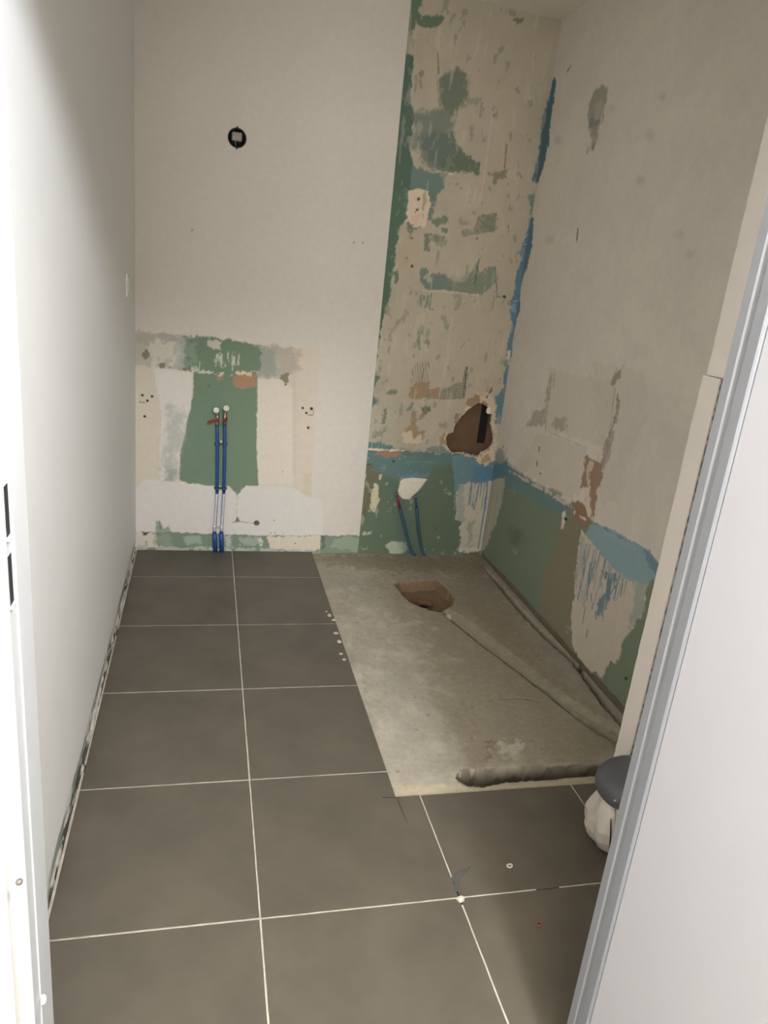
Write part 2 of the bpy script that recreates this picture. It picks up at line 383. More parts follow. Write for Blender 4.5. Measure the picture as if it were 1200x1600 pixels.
# --- shower corner: tiles torn off
B.h[NI] = 0.0; B.c[NI] = srgb(CREAM)
n1 = fbm(B.s * 7, B.t * 5, 5, 2); n2 = fbm(B.s * 26, B.t * 20, 4, 9)
B.c[NI] *= np.clip(1 + .22 * (n1[NI, None] - .5) + .10 * (n2[NI, None] - .5), .7, 1.2)
B.h[NI] += .0012 * (fbm(B.s * 18, B.t * 12, 4, 5)[NI] - .5)
def onlyniche(fn):
    c0, h0 = B.c.copy(), B.h.copy(); fn()
    B.c[~NI] = c0[~NI]; B.h[~NI] = h0[~NI]
def niche():
    L, D = .0014, -.0012
    # faint bed edges where rows of tiles were bedded
    for y in (268, 462): B.line([(700, y), (830, y + 8)], 1.6, (188, 174, 150), .35)
    # green board along the paint edge
    g = (104, 126, 104)
    B.poly(A3([(285, -20), (335, -20), (335, 40), (312, 52), (330, 80), (446, 84), (444, 130), (395, 138), (320, 135), (300, 110), (280, 178), (240, 182)]), g, 2.5, 2., .95, h=D, patchy=.35)
    B.poly(A3([(225, 275), (285, 285), (281, 400), (275, 540), (290, 600), (280, 700), (262, 760), (285, 850), (280, 1000), (250, 1140), (130, 1140), (160, 1000), (180, 760), (210, 500)]), (92, 114, 98), 1.8, 1.4, 1., h=D)
    B.poly(A3([(230, 180), (275, 182), (268, 280), (225, 280)]), (168, 162, 140), 2, 2, .7)
    B.poly(A4([(215, -10), (335, -10), (322, 60), (305, 140), (278, 188), (262, 300), (245, 420), (236, 520), (213, 600), (186, 690), (166, 830), (156, 920), (142, 960), (176, 968), (145, 1010), (122, 1040), (110, 1030), (130, 900), (170, 600), (190, 380), (208, 180)]), (96, 118, 98), 1.8, 1.2, 1., h=D)
    B.poly(A4([(248, 420), (272, 400), (275, 470), (262, 480)]), g, 1.6, 1., .9)
    for q in ((205, 330), (235, 430), (240, 720)): B.spot(*A4([q])[0], 3., (150, 152, 130), .6)
    # soft blue-grey smears
    B.poly(A3([(415, 400), (520, 345), (566, 400), (572, 480), (545, 540), (500, 590), (470, 610), (425, 560)]), (118, 128, 110), 3., 7., .95)
    B.poly(A3([(560, 500), (640, 515), (640, 555), (560, 545)]), (150, 148, 128), 4., 6., .7)
    B.poly(A3([(285, 580), (460, 575), (492, 640), (480, 720), (540, 800), (600, 850), (590, 895), (400, 890), (340, 850), (300, 760)]), (128, 136, 122), 4., 9., .95)
    B.poly(A3([(330, 700), (470, 690), (520, 800), (480, 880), (380, 870)]), (108, 122, 112), 5., 9., .85)
    B.poly(A3([(470, 660), (505, 720), (560, 800), (632, 850), (626, 900), (450, 890), (440, 840), (520, 800)]), (106, 122, 98), 3.5, 2., .9, h=D, patchy=.35)
    B.poly(A3([(255, 720), (300, 705), (300, 790), (262, 775)]), (150, 152, 140), 2., 3., .8)
    B.poly(A3([(285, 870), (430, 900), (440, 980), (395, 1060), (370, 1140), (240, 1140), (270, 1000)]), (112, 134, 126), 3., 4., .95)
    B.poly(A4([(300, -10), (480, -10), (440, 70), (400, 150), (370, 200), (330, 190)]), (116, 134, 120), 3., 3., .9)
    B.poly(A3([(405, 885), (500, 900), (490, 915), (410, 900)]), (216, 208, 188), 1.4, 1., .9)
    # pale plaster lump
    B.poly(A3([(262, 1000), (310, 975), (360, 990), (374, 1040), (366, 1133), (345, 1200), (318, 1180), (250, 1150), (258, 1060)]), (226, 208, 180), 1.5, .8, h=.004)
    B.poly(A4([(330, -5), (432, -5), (438, 70), (402, 130), (372, 186), (342, 180), (320, 130), (326, 60)]), (228, 208, 182), 1.5, .8, h=.004)
    B.poly(A4([(340, 130), (390, 110), (372, 182), (345, 180)]), (226, 188, 176), 1.5, 1.6, .8)
    for q in ((380, 35, 2.6), (372, 92, 2.2), (345, 240, 3.), (320, 345, 2.4), (348, 385, 2.4), (362, 105, 2.)): B.spot(*A4([q[:2]])[0], q[2], (104, 88, 68), 1., h=-.002)
    B.poly(A4([(325, 165), (350, 170), (352, 250), (330, 240)]), (134, 132, 104), 2, 1.4, .8)
    B.poly(A4([(282, 190), (380, 260), (390, 330), (300, 420), (272, 300)]), (190, 172, 146), 5, 3, .5, patchy=.4)
    # green worn spots and notched-trowel marks
    for q in ([(440, 150), (520, 118), (545, 145), (470, 180)], [(415, 215), (440, 220), (435, 300), (418, 300)], [(450, 220), (486, 225), (486, 272), (448, 275)], [(497, 235), (516, 232), (506, 255), (497, 256)], [(500, 190), (530, 195), (520, 206), (502, 204)]):
        B.poly(A4(q), (120, 134, 110), 3., 1.6, .9, h=D, patchy=.2)
    B.comb(A4([(605, 228), (612, 200), (660, 190), (690, 130), (720, 115), (785, 112), (780, 195), (690, 225)]), (112, 124, 100), .0085, .55, .1)
    B.poly(A4([(715, 130), (780, 130), (775, 195), (725, 190)]), (128, 134, 110), 4, 4, .6)
    B.line(A4([(848, 170), (846, 218)]), 1.1, (120, 112, 92), .8)
    B.poly(A4([(390, 395), (422, 392), (432, 430), (465, 420), (540, 440), (560, 470), (545, 512), (400, 508)]), (116, 134, 122), 2.5, 1.5, .95, h=D)
    B.poly(A4([(415, 440), (445, 430), (448, 470), (420, 475)]), (182, 182, 164), 2, 1.5, .9)
    B.comb(A4([(540, 515), (550, 470), (620, 470), (690, 350), (700, 350), (690, 430), (720, 400), (786, 380), (786, 470), (715, 535)]), (104, 124, 112), .0080, .62, .12)
    B.poly(A4([(500, 450), (780, 430), (770, 480), (700, 540), (540, 515)]), (134, 142, 122), 5, 6, .55)
    B.line(A4([(400, 513), (540, 520), (700, 540)]), 1.6, (216, 204, 180), .8)
    B.line(A4([(696, 350), (680, 430), (672, 480)]), 1.2, (92, 90, 72), .9)
    B.line(A4([(785, 470), (790, 545), (806, 546)]), 1.2, (96, 84, 66), .9)
    B.spot(*A4([(828, 546)])[0], 2.6, (88, 72, 56)); B.spot(*A4([(685, 242)])[0], 1.6, (84, 74, 58))
    B.poly(A4([(385, 530), (452, 530), (445, 610), (385, 600)]), (124, 138, 116), 2.5, 1.4, .95, streak=.7, h=D)
    B.poly(A4([(370, 745), (385, 705), (405, 688), (415, 702), (392, 745), (385, 815), (372, 800)]), (140, 146, 122), 2., 1.6, .9)
    B.poly(A4([(405, 785), (425, 770), (440, 790), (420, 806)]), (112, 96, 72), 2., .8, .95)
    B.spot(*A4([(447, 685)])[0], 2., (140, 130, 106), .8)
    B.line(A4([(600, 810), (620, 785)]), 1.2, (130, 120, 96), .7)
    B.line(A4([(800, 735), (812, 722)]), 1.2, (130, 120, 96), .6)
    B.comb(A2([(340, 130), (345, 60), (370, 20), (440, 20), (430, 125)]), (150, 140, 112), .013, .30, .25)
    B.comb(A2([(492, 215), (500, 165), (560, 140), (605, 120), (622, 45), (634, 45), (625, 215)]), (110, 116, 92), .0085, .55, .2)
    B.line(A2([(632, 45), (622, 140), (612, 200)]), 1.6, (98, 88, 66), .9)
    B.line(A4([(408, 920), (395, 985)]), 1.3, (110, 110, 84), .8)
    # kraft paper of the torn board
    B.poly(A2([(335, 150), (380, 122), (432, 126), (442, 178), (470, 150), (492, 152), (490, 205), (350, 216), (330, 190)]), KRAFT, 2., .9, 1., h=D)
    B.poly(A2([(345, 280), (370, 278), (376, 312), (420, 260), (444, 265), (392, 320), (370, 340), (385, 380), (420, 376), (404, 420), (350, 450), (306, 400), (315, 360), (350, 332)]), (166, 146, 116), 2.2, .8, 1., h=D)
    B.poly(A2([(300, 395), (345, 375), (352, 420), (380, 395), (404, 400), (395, 440), (340, 445), (300, 435)]), (214, 196, 170), 2., .8, .95, h=.0025)
    B.poly(A2([(395, 262), (440, 255), (440, 275), (400, 300)]), (108, 112, 82), 2, .9, .9)
    B.poly(A2([(570, 290), (590, 280), (585, 340), (568, 345)]), (150, 136, 108), 1.6, .8, .9)
    for q in ([(210, 180), (240, 163), (272, 175), (240, 195)], [(195, 260), (225, 250), (200, 345), (190, 340)]):
        B.poly(A2(q), (122, 128, 100), 2.2, 1.6, .85)
    B.poly(A2([(318, 270), (350, 226), (342, 268)]), (126, 142, 130), 1.5, 1.5, .9)
    B.poly(A2([(140, 382), (210, 370), (200, 412), (150, 408)]), (136, 144, 126), 4., 4., .8)
    B.poly(A2([(100, 165), (140, 80), (178, 95), (150, 140), (125, 200)]), (108, 126, 104), 1.5, 1., 1., h=D)
    B.poly(A2([(105, 290), (132, 178), (166, 220), (120, 280)]), (100, 124, 116), 1.5, 1., 1., h=D)
    # spots high up
    B.poly(A3([(800, 105), (830, 82), (860, 108), (825, 125)]), (124, 124, 96), 2.5, 2.2, .9)
    B.line(A3([(412, 275), (416, 330), (418, 385)]), 1.8, (120, 104, 78), .95)
    B.poly(A3([(318, 390), (332, 370), (334, 460), (316, 470)]), (142, 136, 112), 2.5, 2., .8)
    B.poly(A3([(720, 390), (770, 370), (780, 430), (740, 440)]), (186, 170, 144), 5, 5, .6)
    B.spot(*A3([(708, 600)])[0], 1.7, (60, 50, 40))
    B.line(A3([(772, 755), (760, 890)]), 1.8, (124, 112, 88), .9)
    B.poly(A3([(660, 890), (700, 905), (765, 885), (768, 920), (725, 930), (700, 980), (705, 925)]), (140, 138, 108), 2., 1.6, .9)
    B.line(A3([(845, 910), (850, 930)]), 1.8, (120, 112, 90), .8)
    B.poly(A3([(660, 0), (760, 0), (720, 15), (670, 18)]), (150, 140, 112), 4, 4, .7)
    # bare lower half
    lb = (107, 123, 101)
    B.poly(A2([(70, 478), (560, 492), (900, 500), (900, 1140), (40, 1140), (60, 930)]), lb, 1.2, .8, 1., h=-.0018)
    B.poly(A2([(70, 470), (180, 482), (300, 486), (420, 490), (565, 494), (565, 540), (420, 590), (280, 620), (80, 600)]), (106, 134, 132), 3., 12., .95)
    B.poly(A2([(90, 425), (140, 435), (180, 442), (250, 455), (250, 474), (90, 472)]), (100, 134, 128), 2., 1.6, .95)
    B.poly(A2([(420, 470), (480, 455), (560, 470), (560, 492), (430, 490)]), (124, 142, 132), 3., 2., .8)
    B.poly(A2([(85, 468), (180, 470), (240, 474), (310, 477), (308, 486), (200, 484), (120, 478), (90, 500)]), (228, 214, 192), 1.3, .8, 1., h=.002)
    B.poly(A2([(150, 480), (296, 486), (290, 505), (210, 515), (160, 500)]), (172, 134, 112), 2., 1.8, .9)
    B.poly(A2([(300, 537), (470, 545)]+[(470, 540), (300, 533)]), (140, 160, 148), .5, .8, .6)
    for q in ((250, 538), (637, 556)): B.spot(*A2([q])[0], 1.7, (40, 44, 44))
    B.poly(A2([(80, 550), (135, 556), (148, 600), (215, 612), (205, 632), (160, 640), (135, 715), (130, 780), (100, 805), (62, 870)]), (118, 116, 90), 3., 2., .95, patchy=.15)
    B.line(A2([(100, 555), (134, 552)]), 1.6, (62, 66, 54), .9)
    B.poly(A2([(134, 700), (150, 655), (172, 660), (176, 740), (150, 805), (126, 780)]), (216, 206, 172), 1., .8, 1., h=.002)
    B.poly(A2([(92, 615), (104, 605), (102, 640), (92, 640)]), (222, 214, 196), 1., .8)
    B.poly(A2([(176, 610), (188, 606), (184, 640), (176, 630)]), (206, 198, 178), 1., .8)
    B.line(A2([(100, 790), (102, 830)]), 1.2, (64, 64, 50), .8)
    B.poly(A2([(70, 908), (135, 902), (138, 920), (80, 922)]), (196, 200, 180), 2., 1.2, .9)
    B.poly(A2([(40, 1010), (300, 1000), (300, 1060), (40, 1060)]), (120, 124, 100), 4., 6., .6)
    B.poly(A2([(210, 975), (240, 955), (300, 955), (322, 985), (310, 1018), (235, 1020)]), (188, 196, 176), 1., 1.6, .95, h=.001)
    B.poly(A2([(280, 610), (360, 592), (430, 605), (420, 640), (290, 640)]), (120, 150, 166), 3., 6., .8)
    B.poly(A2([(215, 640), (300, 640), (380, 1040), (300, 1040)]), (92, 116, 110), 4., 8., .5)
    # drips by the corner
    B.poly(A2([(556, 494), (660, 512), (690, 545), (740, 552), (800, 500), (900, 560), (860, 630), (700, 650), (600, 655), (575, 760), (585, 840), (565, 700)]), (118, 148, 156), 2., 2., .95, h=0.)
    B.poly(A2([(680, 560), (800, 560), (780, 640), (720, 645), (690, 640), (660, 625)]), (92, 140, 166), 3., 5., .9)
    B.poly(A2([(596, 662), (640, 645), (690, 655), (740, 645), (790, 630), (860, 620), (820, 860), (730, 1015), (700, 1003), (590, 1008), (602, 850), (572, 840), (580, 700)]), (204, 196, 176), 1.6, 1., 1., h=.0006)
    B.poly(A2([(574, 690), (610, 660), (620, 850), (578, 840)]), (158, 166, 156), 3., 3., .7)
    B.poly(A2([(610, 640), (740, 645), (735, 800), (640, 760)]), (120, 148, 158), 2., .8, .9, streak=1.25, sf=(130, 9))
    B.line(A2([(740, 650), (725, 780), (708, 880), (690, 990)]), 2.2, (106, 142, 156), .95)
    B.line(A2([(694, 660), (680, 730), (668, 790)]), 1.3, (84, 110, 110), .9)
    B.line(A2([(655, 650), (655, 690)]), 1.1, (92, 134, 150), .9)
    B.poly(A2([(640, 855), (668, 852), (655, 990), (640, 1000), (632, 900)]), (150, 160, 142), 3., 3., .8)
    B.poly(A2([(590, 990), (700, 985), (700, 1005), (595, 1010)]), (216, 210, 192), 2., 1.2, .9)
    B.line(A2([(500, 1025), (600, 1020)]), 1.2, (164, 168, 146), .7)
    B.spot(*A2([(474, 886)])[0], 1.2, (70, 72, 58))
    # raw plaster around the hole
    B.poly(A2([(690, 170), (706, 205), (752, 170), (772, 210), (790, 300), (785, 480), (785, 530), (740, 556), (700, 545), (665, 512), (540, 492), (500, 440), (488, 420), (500, 400), (555, 385), (600, 300), (640, 250)]), (214, 196, 168), 2., 1., 1., h=.001)
    B.poly(A2([(620, 232), (690, 178), (700, 218), (742, 242), (732, 250), (700, 228), (650, 254)]), (166, 138, 108), 2., .8, 1., h=-.001)
    B.poly(A2([(485, 420), (512, 396), (520, 420), (525, 455), (490, 450)]), (168, 142, 112), 2., .8, .9)
    B.poly(A2([(740, 178), (760, 156), (762, 170), (735, 200)]), (132, 114, 88), 1.5, .8, .9)
    B.poly(A2([(668, 516), (760, 474), (780, 528), (740, 552), (700, 546)]), (226, 206, 178), 2., .9, 1., h=.004)
    B.poly(A2([(700, 520), (740, 500), (750, 530), (710, 540)]), (180, 150, 116), 2.5, 1., .8)
    # blue membrane in the corner
    b1 = (96, 120, 124)
    B.poly(A3([(1022, 400), (1060, 420), (1050, 700), (1020, 900), (940, 960), (902, 948), (925, 870), (948, 720), (962, 600), (985, 520)]), b1, 1.5, 1., 1.)
    B.poly(A3([(888, 1020), (960, 1000), (960, 1140), (905, 1140), (890, 1095)]), (120, 142, 136), 2.5, 2., .9)
    B.poly(A4([(962, 130), (1010, 130), (1000, 300), (970, 420), (930, 540), (920, 640), (890, 740), (880, 860), (860, 915), (832, 905), (838, 800), (864, 700), (857, 600), (878, 500), (912, 360), (918, 280), (948, 200)]), (104, 134, 150), 1.6, .9, 1.)
    B.poly(A2([(832, 20), (880, 20), (870, 180), (840, 250), (830, 340), (780, 338), (782, 200), (822, 150)]), (106, 136, 148), 1.8, .9, 1.)
    B.poly(A2([(842, -40), (860, -40), (858, 30), (838, 40)]), (216, 204, 186), 1., .8)
    for q in ((930, 274), (885, 570)): B.line(A4([(q[0] - 12, q[1]), (q[0] + 12, q[1] - 3)]), 1., (190, 200, 200))
    B.poly(A4([(862, 590), (885, 580), (888, 630), (865, 625)]), (140, 168, 184), 2., 1.5, .8)
    B.poly(A3([(1068, 95), (1110, 95), (1090, 215), (1060, 212)]), (120, 108, 92), 1., 1., .9, h=-.002)
    B.poly(A3([(1044, 258), (1070, 258), (1060, 400), (1024, 395)]), (104, 92, 92), 1., 1., .9, h=-.002)
    # thin wear all over: specks of board and of fresh plaster
    i = np.nonzero(NI & (B.t > .53))[0]
    a = fbm(B.s[i] * 34, B.t[i] * 22, 5, 51); b = fbm(B.s[i] * 5, B.t[i] * 4, 3, 53)
    B.blend(i, np.clip((a - .685 + .12 * (b - .5)) / .03, 0, 1) * .6, (140, 144, 120))
    a = fbm(B.s[i] * 60, B.t[i] * 9, 4, 57)
    B.blend(i, np.clip((a - .70) / .03, 0, 1) * .22, (224, 214, 194))
    i = np.nonzero(NI & (B.t < .53))[0]
    a = fbm(B.s[i] * 30, B.t[i] * 30, 5, 61)
    B.blend(i, np.clip((a - .73) / .02, 0, 1) * .6, (176, 182, 164))
onlyniche(niche)
# openings
HOLE = A2([(690, 230), (718, 238), (746, 256), (738, 285), (764, 292), (754, 340), (770, 385), (766, 440), (744, 475), (714, 490), (690, 510), (660, 503), (620, 492), (570, 494), (545, 480), (526, 450), (522, 415), (536, 395), (560, 385), (570, 345), (600, 305), (640, 265)])
B.hole(HOLE, 1.)
EB = bwall(370.5, 215.5, .004); EBR = .037
B.cut |= ((B.s - EB[0]) ** 2 + (B.t - EB[2]) ** 2) < (EBR - .003) ** 2
wall_back = B.build('wall_back', M['wall']); tag(wall_back, kind='structure')
# board cut edge around the broken hole, and the cavity behind
hp = [bwall(u, v) for u, v in HOLE]
bm = bmesh.new(); r1 = []; r2 = []
for i in range(len(hp)):
    a, b = hp[i], hp[(i + 1) % len(hp)]
    for k in range(3):
        f = k / 3; q = a * (1 - f) + b * f; j = rng.uniform(-.002, .002)
        r1.append(bm.verts.new((q[0] + j, YB - .001, q[2] + rng.uniform(-.002, .002))))
        r2.append(bm.verts.new((q[0] + j * 2, YB + .014, q[2] + rng.uniform(-.003, .003))))
for i in range(len(r1)): bm.faces.new((r1[i], r1[(i + 1) % len(r1)], r2[(i + 1) % len(r1)], r2[i]))
ed = obj('broken_board_edge', bm, M['cream'], wall_back)
hx0, hx1 = min(q[0] for q in hp) - .03, max(q[0] for q in hp) + .03
hz0, hz1 = min(q[2] for q in hp) - .03, max(q[2] for q in hp) + .03
CVD = .085
slot = [bwall(u, v, -CVD) for u, v in A2([(704, 238), (738, 262), (722, 442), (678, 440)])]
sx0 = slot[3][0] + .004; sx1 = slot[2][0] + .004; sz0 = slot[3][2]; sz1 = slot[0][2] + .02
bm = bmesh.new()
y1 = YB + CVD
box(bm, (hx0, y1, hz0), (sx0, y1 + .012, hz1)); box(bm, (sx1, y1, hz0), (hx1, y1 + .012, hz1))
box(bm, (sx0, y1, hz0), (sx1, y1 + .012, sz0)); box(bm, (sx0, y1, sz1), (sx1, y1 + .012, hz1))
box(bm, (hx0 - .01, YB + .004, hz0 - .01), (hx0, y1 + .012, hz1 + .01)); box(bm, (hx1, YB + .004, hz0 - .01), (hx1 + .01, y1 + .012, hz1 + .01))
box(bm, (hx0, YB + .004, hz0 - .01), (hx1, y1 + .012, hz0)); box(bm, (hx0, YB + .004, hz1), (hx1, y1 + .012, hz1 + .01))
obj('cavity_board', bm, M['cavity'], wall_back)
obj('cavity_shade', box_bm((sx0 - .01, y1 + .0125, sz0 - .01), (sx1 + .01, y1 + .02, sz1 + .01)), M['dark'], wall_back)  # dark plate put in for the shade behind the slot
bm = bmesh.new()
cq = bwall(*A2([(745, 270)])[0])
bmesh.ops.create_icosphere(bm, subdivisions=2, radius=1)
for v in bm.verts: v.co = Vector((cq[0] + v.co.x * .013 * (1 + .3 * rng.uniform(-1, 1)), YB - .002 + v.co.y * .009, cq[2] + v.co.z * .016 * (1 + .25 * rng.uniform(-1, 1))))
obj('plaster_chip', bm, M['cream'], wall_back)

# ------------------------------------------------------------------ wall_right
ys = np.unique(np.concatenate([np.arange(-.33, .62, .05), np.arange(.62, YB, .0038), [YB]]))
zs2 = np.unique(np.concatenate([np.arange(-.05, 1.1, .0036), np.arange(1.1, CEIL, .0075), [CEIL]]))
Rw = Surface(ys, zs2, (226, 218, 206), lambda s, t, h: np.stack([XR - h, s, t], 1))
A6 = lambda p: K(740, 680, 3.2, p)
A7 = lambda p: K(780, 100, 3.53, p)
A8 = lambda p: K(760, 450, 3.4286, p)
Rw.mottle(.07, 3.2, 3, .35); Rw.mottle(.05, 14, 4, .2)
Rw.h += .0014 * (fbm(Rw.s * 9, Rw.t * 7, 4, 6) - .5)
# big pale rubbed patch and old tile ghosts
Rw.poly(A8([(340, 440), (700, 510), (640, 850), (320, 760)]), (212, 203, 184), 3., 3., .6, h=.001)
Rw.poly(A8([(290, 780), (540, 860), (520, 1100), (430, 1130), (150, 950)]), (208, 198, 178), 4., 4., .5)
Rw.poly(A8([(560, 400), (860, 450), (850, 700), (700, 1150), (600, 1150)]), (208, 198, 184), 5., 8., .4)
for q in ([(345, 460), (356, 460), (346, 600), (330, 620), (318, 740), (296, 735), (318, 640), (322, 560)], [(362, 690), (420, 700), (430, 770), (350, 750)], [(250, 660), (310, 650), (300, 740), (225, 740)]):
    Rw.poly(A8(q), (170, 160, 146), 3., 2.5, .75)
Rw.line(A8([(352, 460), (330, 620), (316, 760)]), 1.1, (158, 148, 132), .7)
Rw.line(A8([(320, 765), (540, 860)]), 1.1, (186, 174, 154), .8)
Rw.line(A8([(690, 540), (660, 760)]), 1.2, (176, 164, 148), .8)
for q in ([(690, 460), (712, 446), (712, 470), (692, 520), (666, 516)], [(700, 560), (710, 590), (706, 690), (690, 720), (680, 690)], [(640, 820), (668, 816), (655, 890), (628, 886)], [(680, 690), (695, 690), (670, 800), (650, 800)], [(622, 890), (650, 890), (630, 960), (600, 960)]):
    Rw.poly(A8(q), (158, 146, 130), 2.4, 1.3, .85, h=-.001)
Rw.line(A8([(700, 420), (680, 500)]), 1.0, (150, 140, 126), .6); Rw.line(A8([(735, 410), (712, 470)]), 1.0, (150, 140, 126), .6)
for q in ((285, 850, 280, 875), (272, 930, 270, 952)): Rw.line(A8([q[:2], q[2:]]), 1.6, (92, 80, 66), .95)
Rw.spot(*A8([(287, 994)])[0], 1.8, (146, 130, 112), .8)
# oval stain and flecks high up
Rw.poly(A7([(500, 350), (490, 300), (505, 200), (530, 140), (565, 110), (598, 130), (600, 180), (575, 270), (555, 340), (545, 400), (510, 400)]), (158, 158, 144), 2., 3., .9)
Rw.poly(A7([(530, 300), (525, 240), (540, 190), (570, 200), (565, 260), (550, 310)]), (186, 180, 164), 2., 2.5, .9)
Rw.poly(A7([(490, 300), (520, 310), (555, 305), (545, 350), (500, 345)]), (146, 138, 136), 3., 3., .7)
Rw.poly(A7([(505, 395), (545, 395), (520, 470), (480, 495), (505, 450)]), (170, 156, 138), 2., 2.5, .8)
Rw.line(A7([(435, 908), (428, 975)]), 2.6, (140, 124, 104), .9); Rw.line(A7([(395, 10), (376, 40)]), 2.2, (134, 120, 102), .8)
Rw.line(A7([(525, 430), (512, 475)]), 1.6, (140, 118, 98), .8)
for q in ((325, 420, 7), (830, 390, 8), (990, 940, 8), (280, 970, 7), (900, 180, 6), (620, 240, 4), (1050, 1050, 7), (780, 640, 7)): Rw.spot(*A7([q[:2]])[0], q[2], (182, 166, 154), .35, soft=7)
# lower bare board
low = [(730, 716), (740, 722), (793, 727), (815, 742), (843, 760), (874, 777), (896, 793), (924, 814), (959, 833), (1006, 857), (1030, 882), (1060, 910), (1060, 1300), (700, 1300)]
Rw.poly(low, (130, 143, 122), .8, .8, 1., h=-.0018)
Rw.poly(A6([(60, 130), (170, 150), (330, 255), (500, 362), (500, 410), (430, 400), (300, 330), (150, 260), (60, 240)]), (116, 143, 144), 3., 9., .95)
Rw.poly(A6([(180, 470), (240, 480), (240, 540), (180, 540)]), (96, 108, 84), 4., 9., .6)
Rw.poly(A6([(500, 340), (590, 430), (545, 480), (520, 620), (500, 800), (490, 950), (500, 1060), (524, 1150), (440, 1080), (320, 950), (340, 700), (420, 500)]), (146, 136, 116), 4., 10., .85)
Rw.poly(A6([(140, 160), (230, 200), (340, 262), (430, 312), (500, 362), (496, 372), (420, 326), (330, 272), (220, 210)]), (216, 204, 182), 1.4, .8, .9, patchy=.55, pf=60, h=.0012)
Rw.poly(A6([(345, 255), (400, 270), (440, 295), (435, 312), (400, 300)]), (140, 144, 120), 2., 1., .8)
Rw.poly(A6([(60, 120), (150, 60), (170, 120), (170, 160), (60, 150)]), (140, 152, 148), 3., 5., .8)
Rw.poly(A6([(562, 100), (606, 128), (640, 150), (648, 200), (622, 260), (612, 340), (602, 405), (585, 412), (556, 352), (575, 262), (536, 258), (548, 180)]), (166, 140, 116), 1.8, .8, 1., h=-.001)
Rw.poly(A6([(575, 130), (604, 130), (598, 160), (575, 190), (580, 260), (566, 250), (562, 170)]), (212, 198, 178), 1.2, .8, .95, h=.001)
Rw.poly(A6([(560, 268), (582, 265), (582, 345), (588, 408), (568, 408), (556, 350)]), (226, 210, 188), 1.2, .8, 1., h=.002)
Rw.poly(A6([(500, 335), (525, 330), (560, 362), (585, 420), (580, 455), (545, 455), (500, 410)]), (156, 128, 104), 2., .9, 1.)
for q in ([(500, 375), (508, 380), (502, 400), (497, 395)], [(528, 402), (562, 418), (558, 428), (530, 412)]): Rw.poly(A6(q), (226, 214, 196), .6, .7)
Rw.poly(A6([(444, 392), (455, 378), (460, 400), (450, 470), (436, 470)]), (226, 214, 204), .8, .7, 1., h=.003)
Rw.poly(A6([(456, 410), (472, 420), (458, 430)]), (40, 36, 32), .5, .6)
Rw.poly(A6([(655, 30), (700, -20), (690, 90), (650, 170), (640, 215), (636, 150)]), (168, 156, 144), 2., 2., .7)
# blue band and white drips near the door
Rw.poly(A6([(538, 482), (565, 490), (622, 560), (700, 660), (800, 735), (866, 740), (845, 880), (790, 975), (752, 1020), (712, 1145), (682, 1122), (640, 1218), (604, 1180), (572, 1205), (524, 1160), (512, 1080), (488, 1020), (490, 900), (512, 700), (524, 560)]), (212, 202, 186), 1.8, .9, 1., h=.0006)
Rw.poly(A6([(800, 738), (870, 742), (848, 880), (786, 970), (770, 960), (800, 860)]), (168, 176, 168), 3., 4., .85)
Rw.poly(A6([(536, 500), (560, 500), (545, 640), (515, 760), (505, 700)]), (176, 182, 170), 2.4, 3., .7)
Rw.poly(A6([(545, 520), (630, 580), (720, 690), (770, 730), (765, 800), (660, 840), (560, 880), (520, 820)]), (124, 148, 156), 2., .7, .95, streak=1.3, sf=(190, 10))
Rw.poly(A6([(640, 680), (720, 690), (700, 780), (640, 900), (610, 920), (625, 840), (670, 750)]), (118, 144, 154), 2.5, .8, .95, streak=.9, sf=(150, 14))
Rw.poly(A6([(640, 960), (655, 850), (690, 700), (700, 690), (670, 800)]), (112, 144, 160), 1.2, .8, .8)
for q in ([(556, 575), (550, 700)], [(585, 640), (575, 740), (566, 830)], [(600, 690), (600, 730)], [(610, 880), (615, 920)], [(640, 740), (640, 760)], [(570, 970), (565, 1010)], [(720, 720), (705, 830)], [(745, 740), (735, 800)], [(560, 860), (545, 940)], [(590, 790), (588, 830)]):
    Rw.line(A6(q), 1.6, (110, 146, 162), .9)
Rw.poly(A6([(556, 492), (590, 440), (625, 447), (660, 452), (760, 512), (850, 562), (930, 640), (915, 710), (862, 748), (800, 732), (715, 690), (655, 612), (600, 545)]), (150, 178, 184), 1.5, .9, 1., h=.0004)
Rw.poly(A6([(640, 470), (700, 500), (830, 570), (800, 575), (690, 520)]), (160, 180, 184), 1.6, 1., .8, patchy=.3)
Rw.poly(A6([(640, 452), (780, 530), (740, 520), (650, 470)]), (122, 142, 162), 1.4, 1.2, .8)
Rw.poly(A6([(740, 690), (830, 730), (815, 742), (740, 700)]), (168, 190, 194), 1.5, 1., .8)
Rw.poly(A6([(850, 560), (930, 640), (915, 700), (870, 640)]), (112, 140, 158), 3., 4., .7)
Rw.spot(*A6([(762, 1216)])[0], 2., (60, 58, 48))
for q in ((470, 960), (455, 980), (200, 575), (190, 275)): Rw.poly(A6([(q[0] - 14, q[1]), (q[0] + 14, q[1] - 8), (q[0] + 10, q[1] + 18)]), (176, 176, 152), 2.5, 1.2, .6, patchy=.5)
# crumbly foot of the wall
d = Rw.t - (.006 + .016 * fbm(Rw.s * 11, Rw.s * 0, 3, 8))
m = np.clip(.5 - d / .005, 0, 1)
Rw.blend(np.arange(Rw.s.size), m, (122, 110, 92), None); Rw.h -= .006 * m * (fbm(Rw.s * 40, Rw.t * 40, 3, 9))
Rw.line([(798, 940), (840, 985), (880, 1025), (935, 1085)], 4, (112, 104, 88), .6)
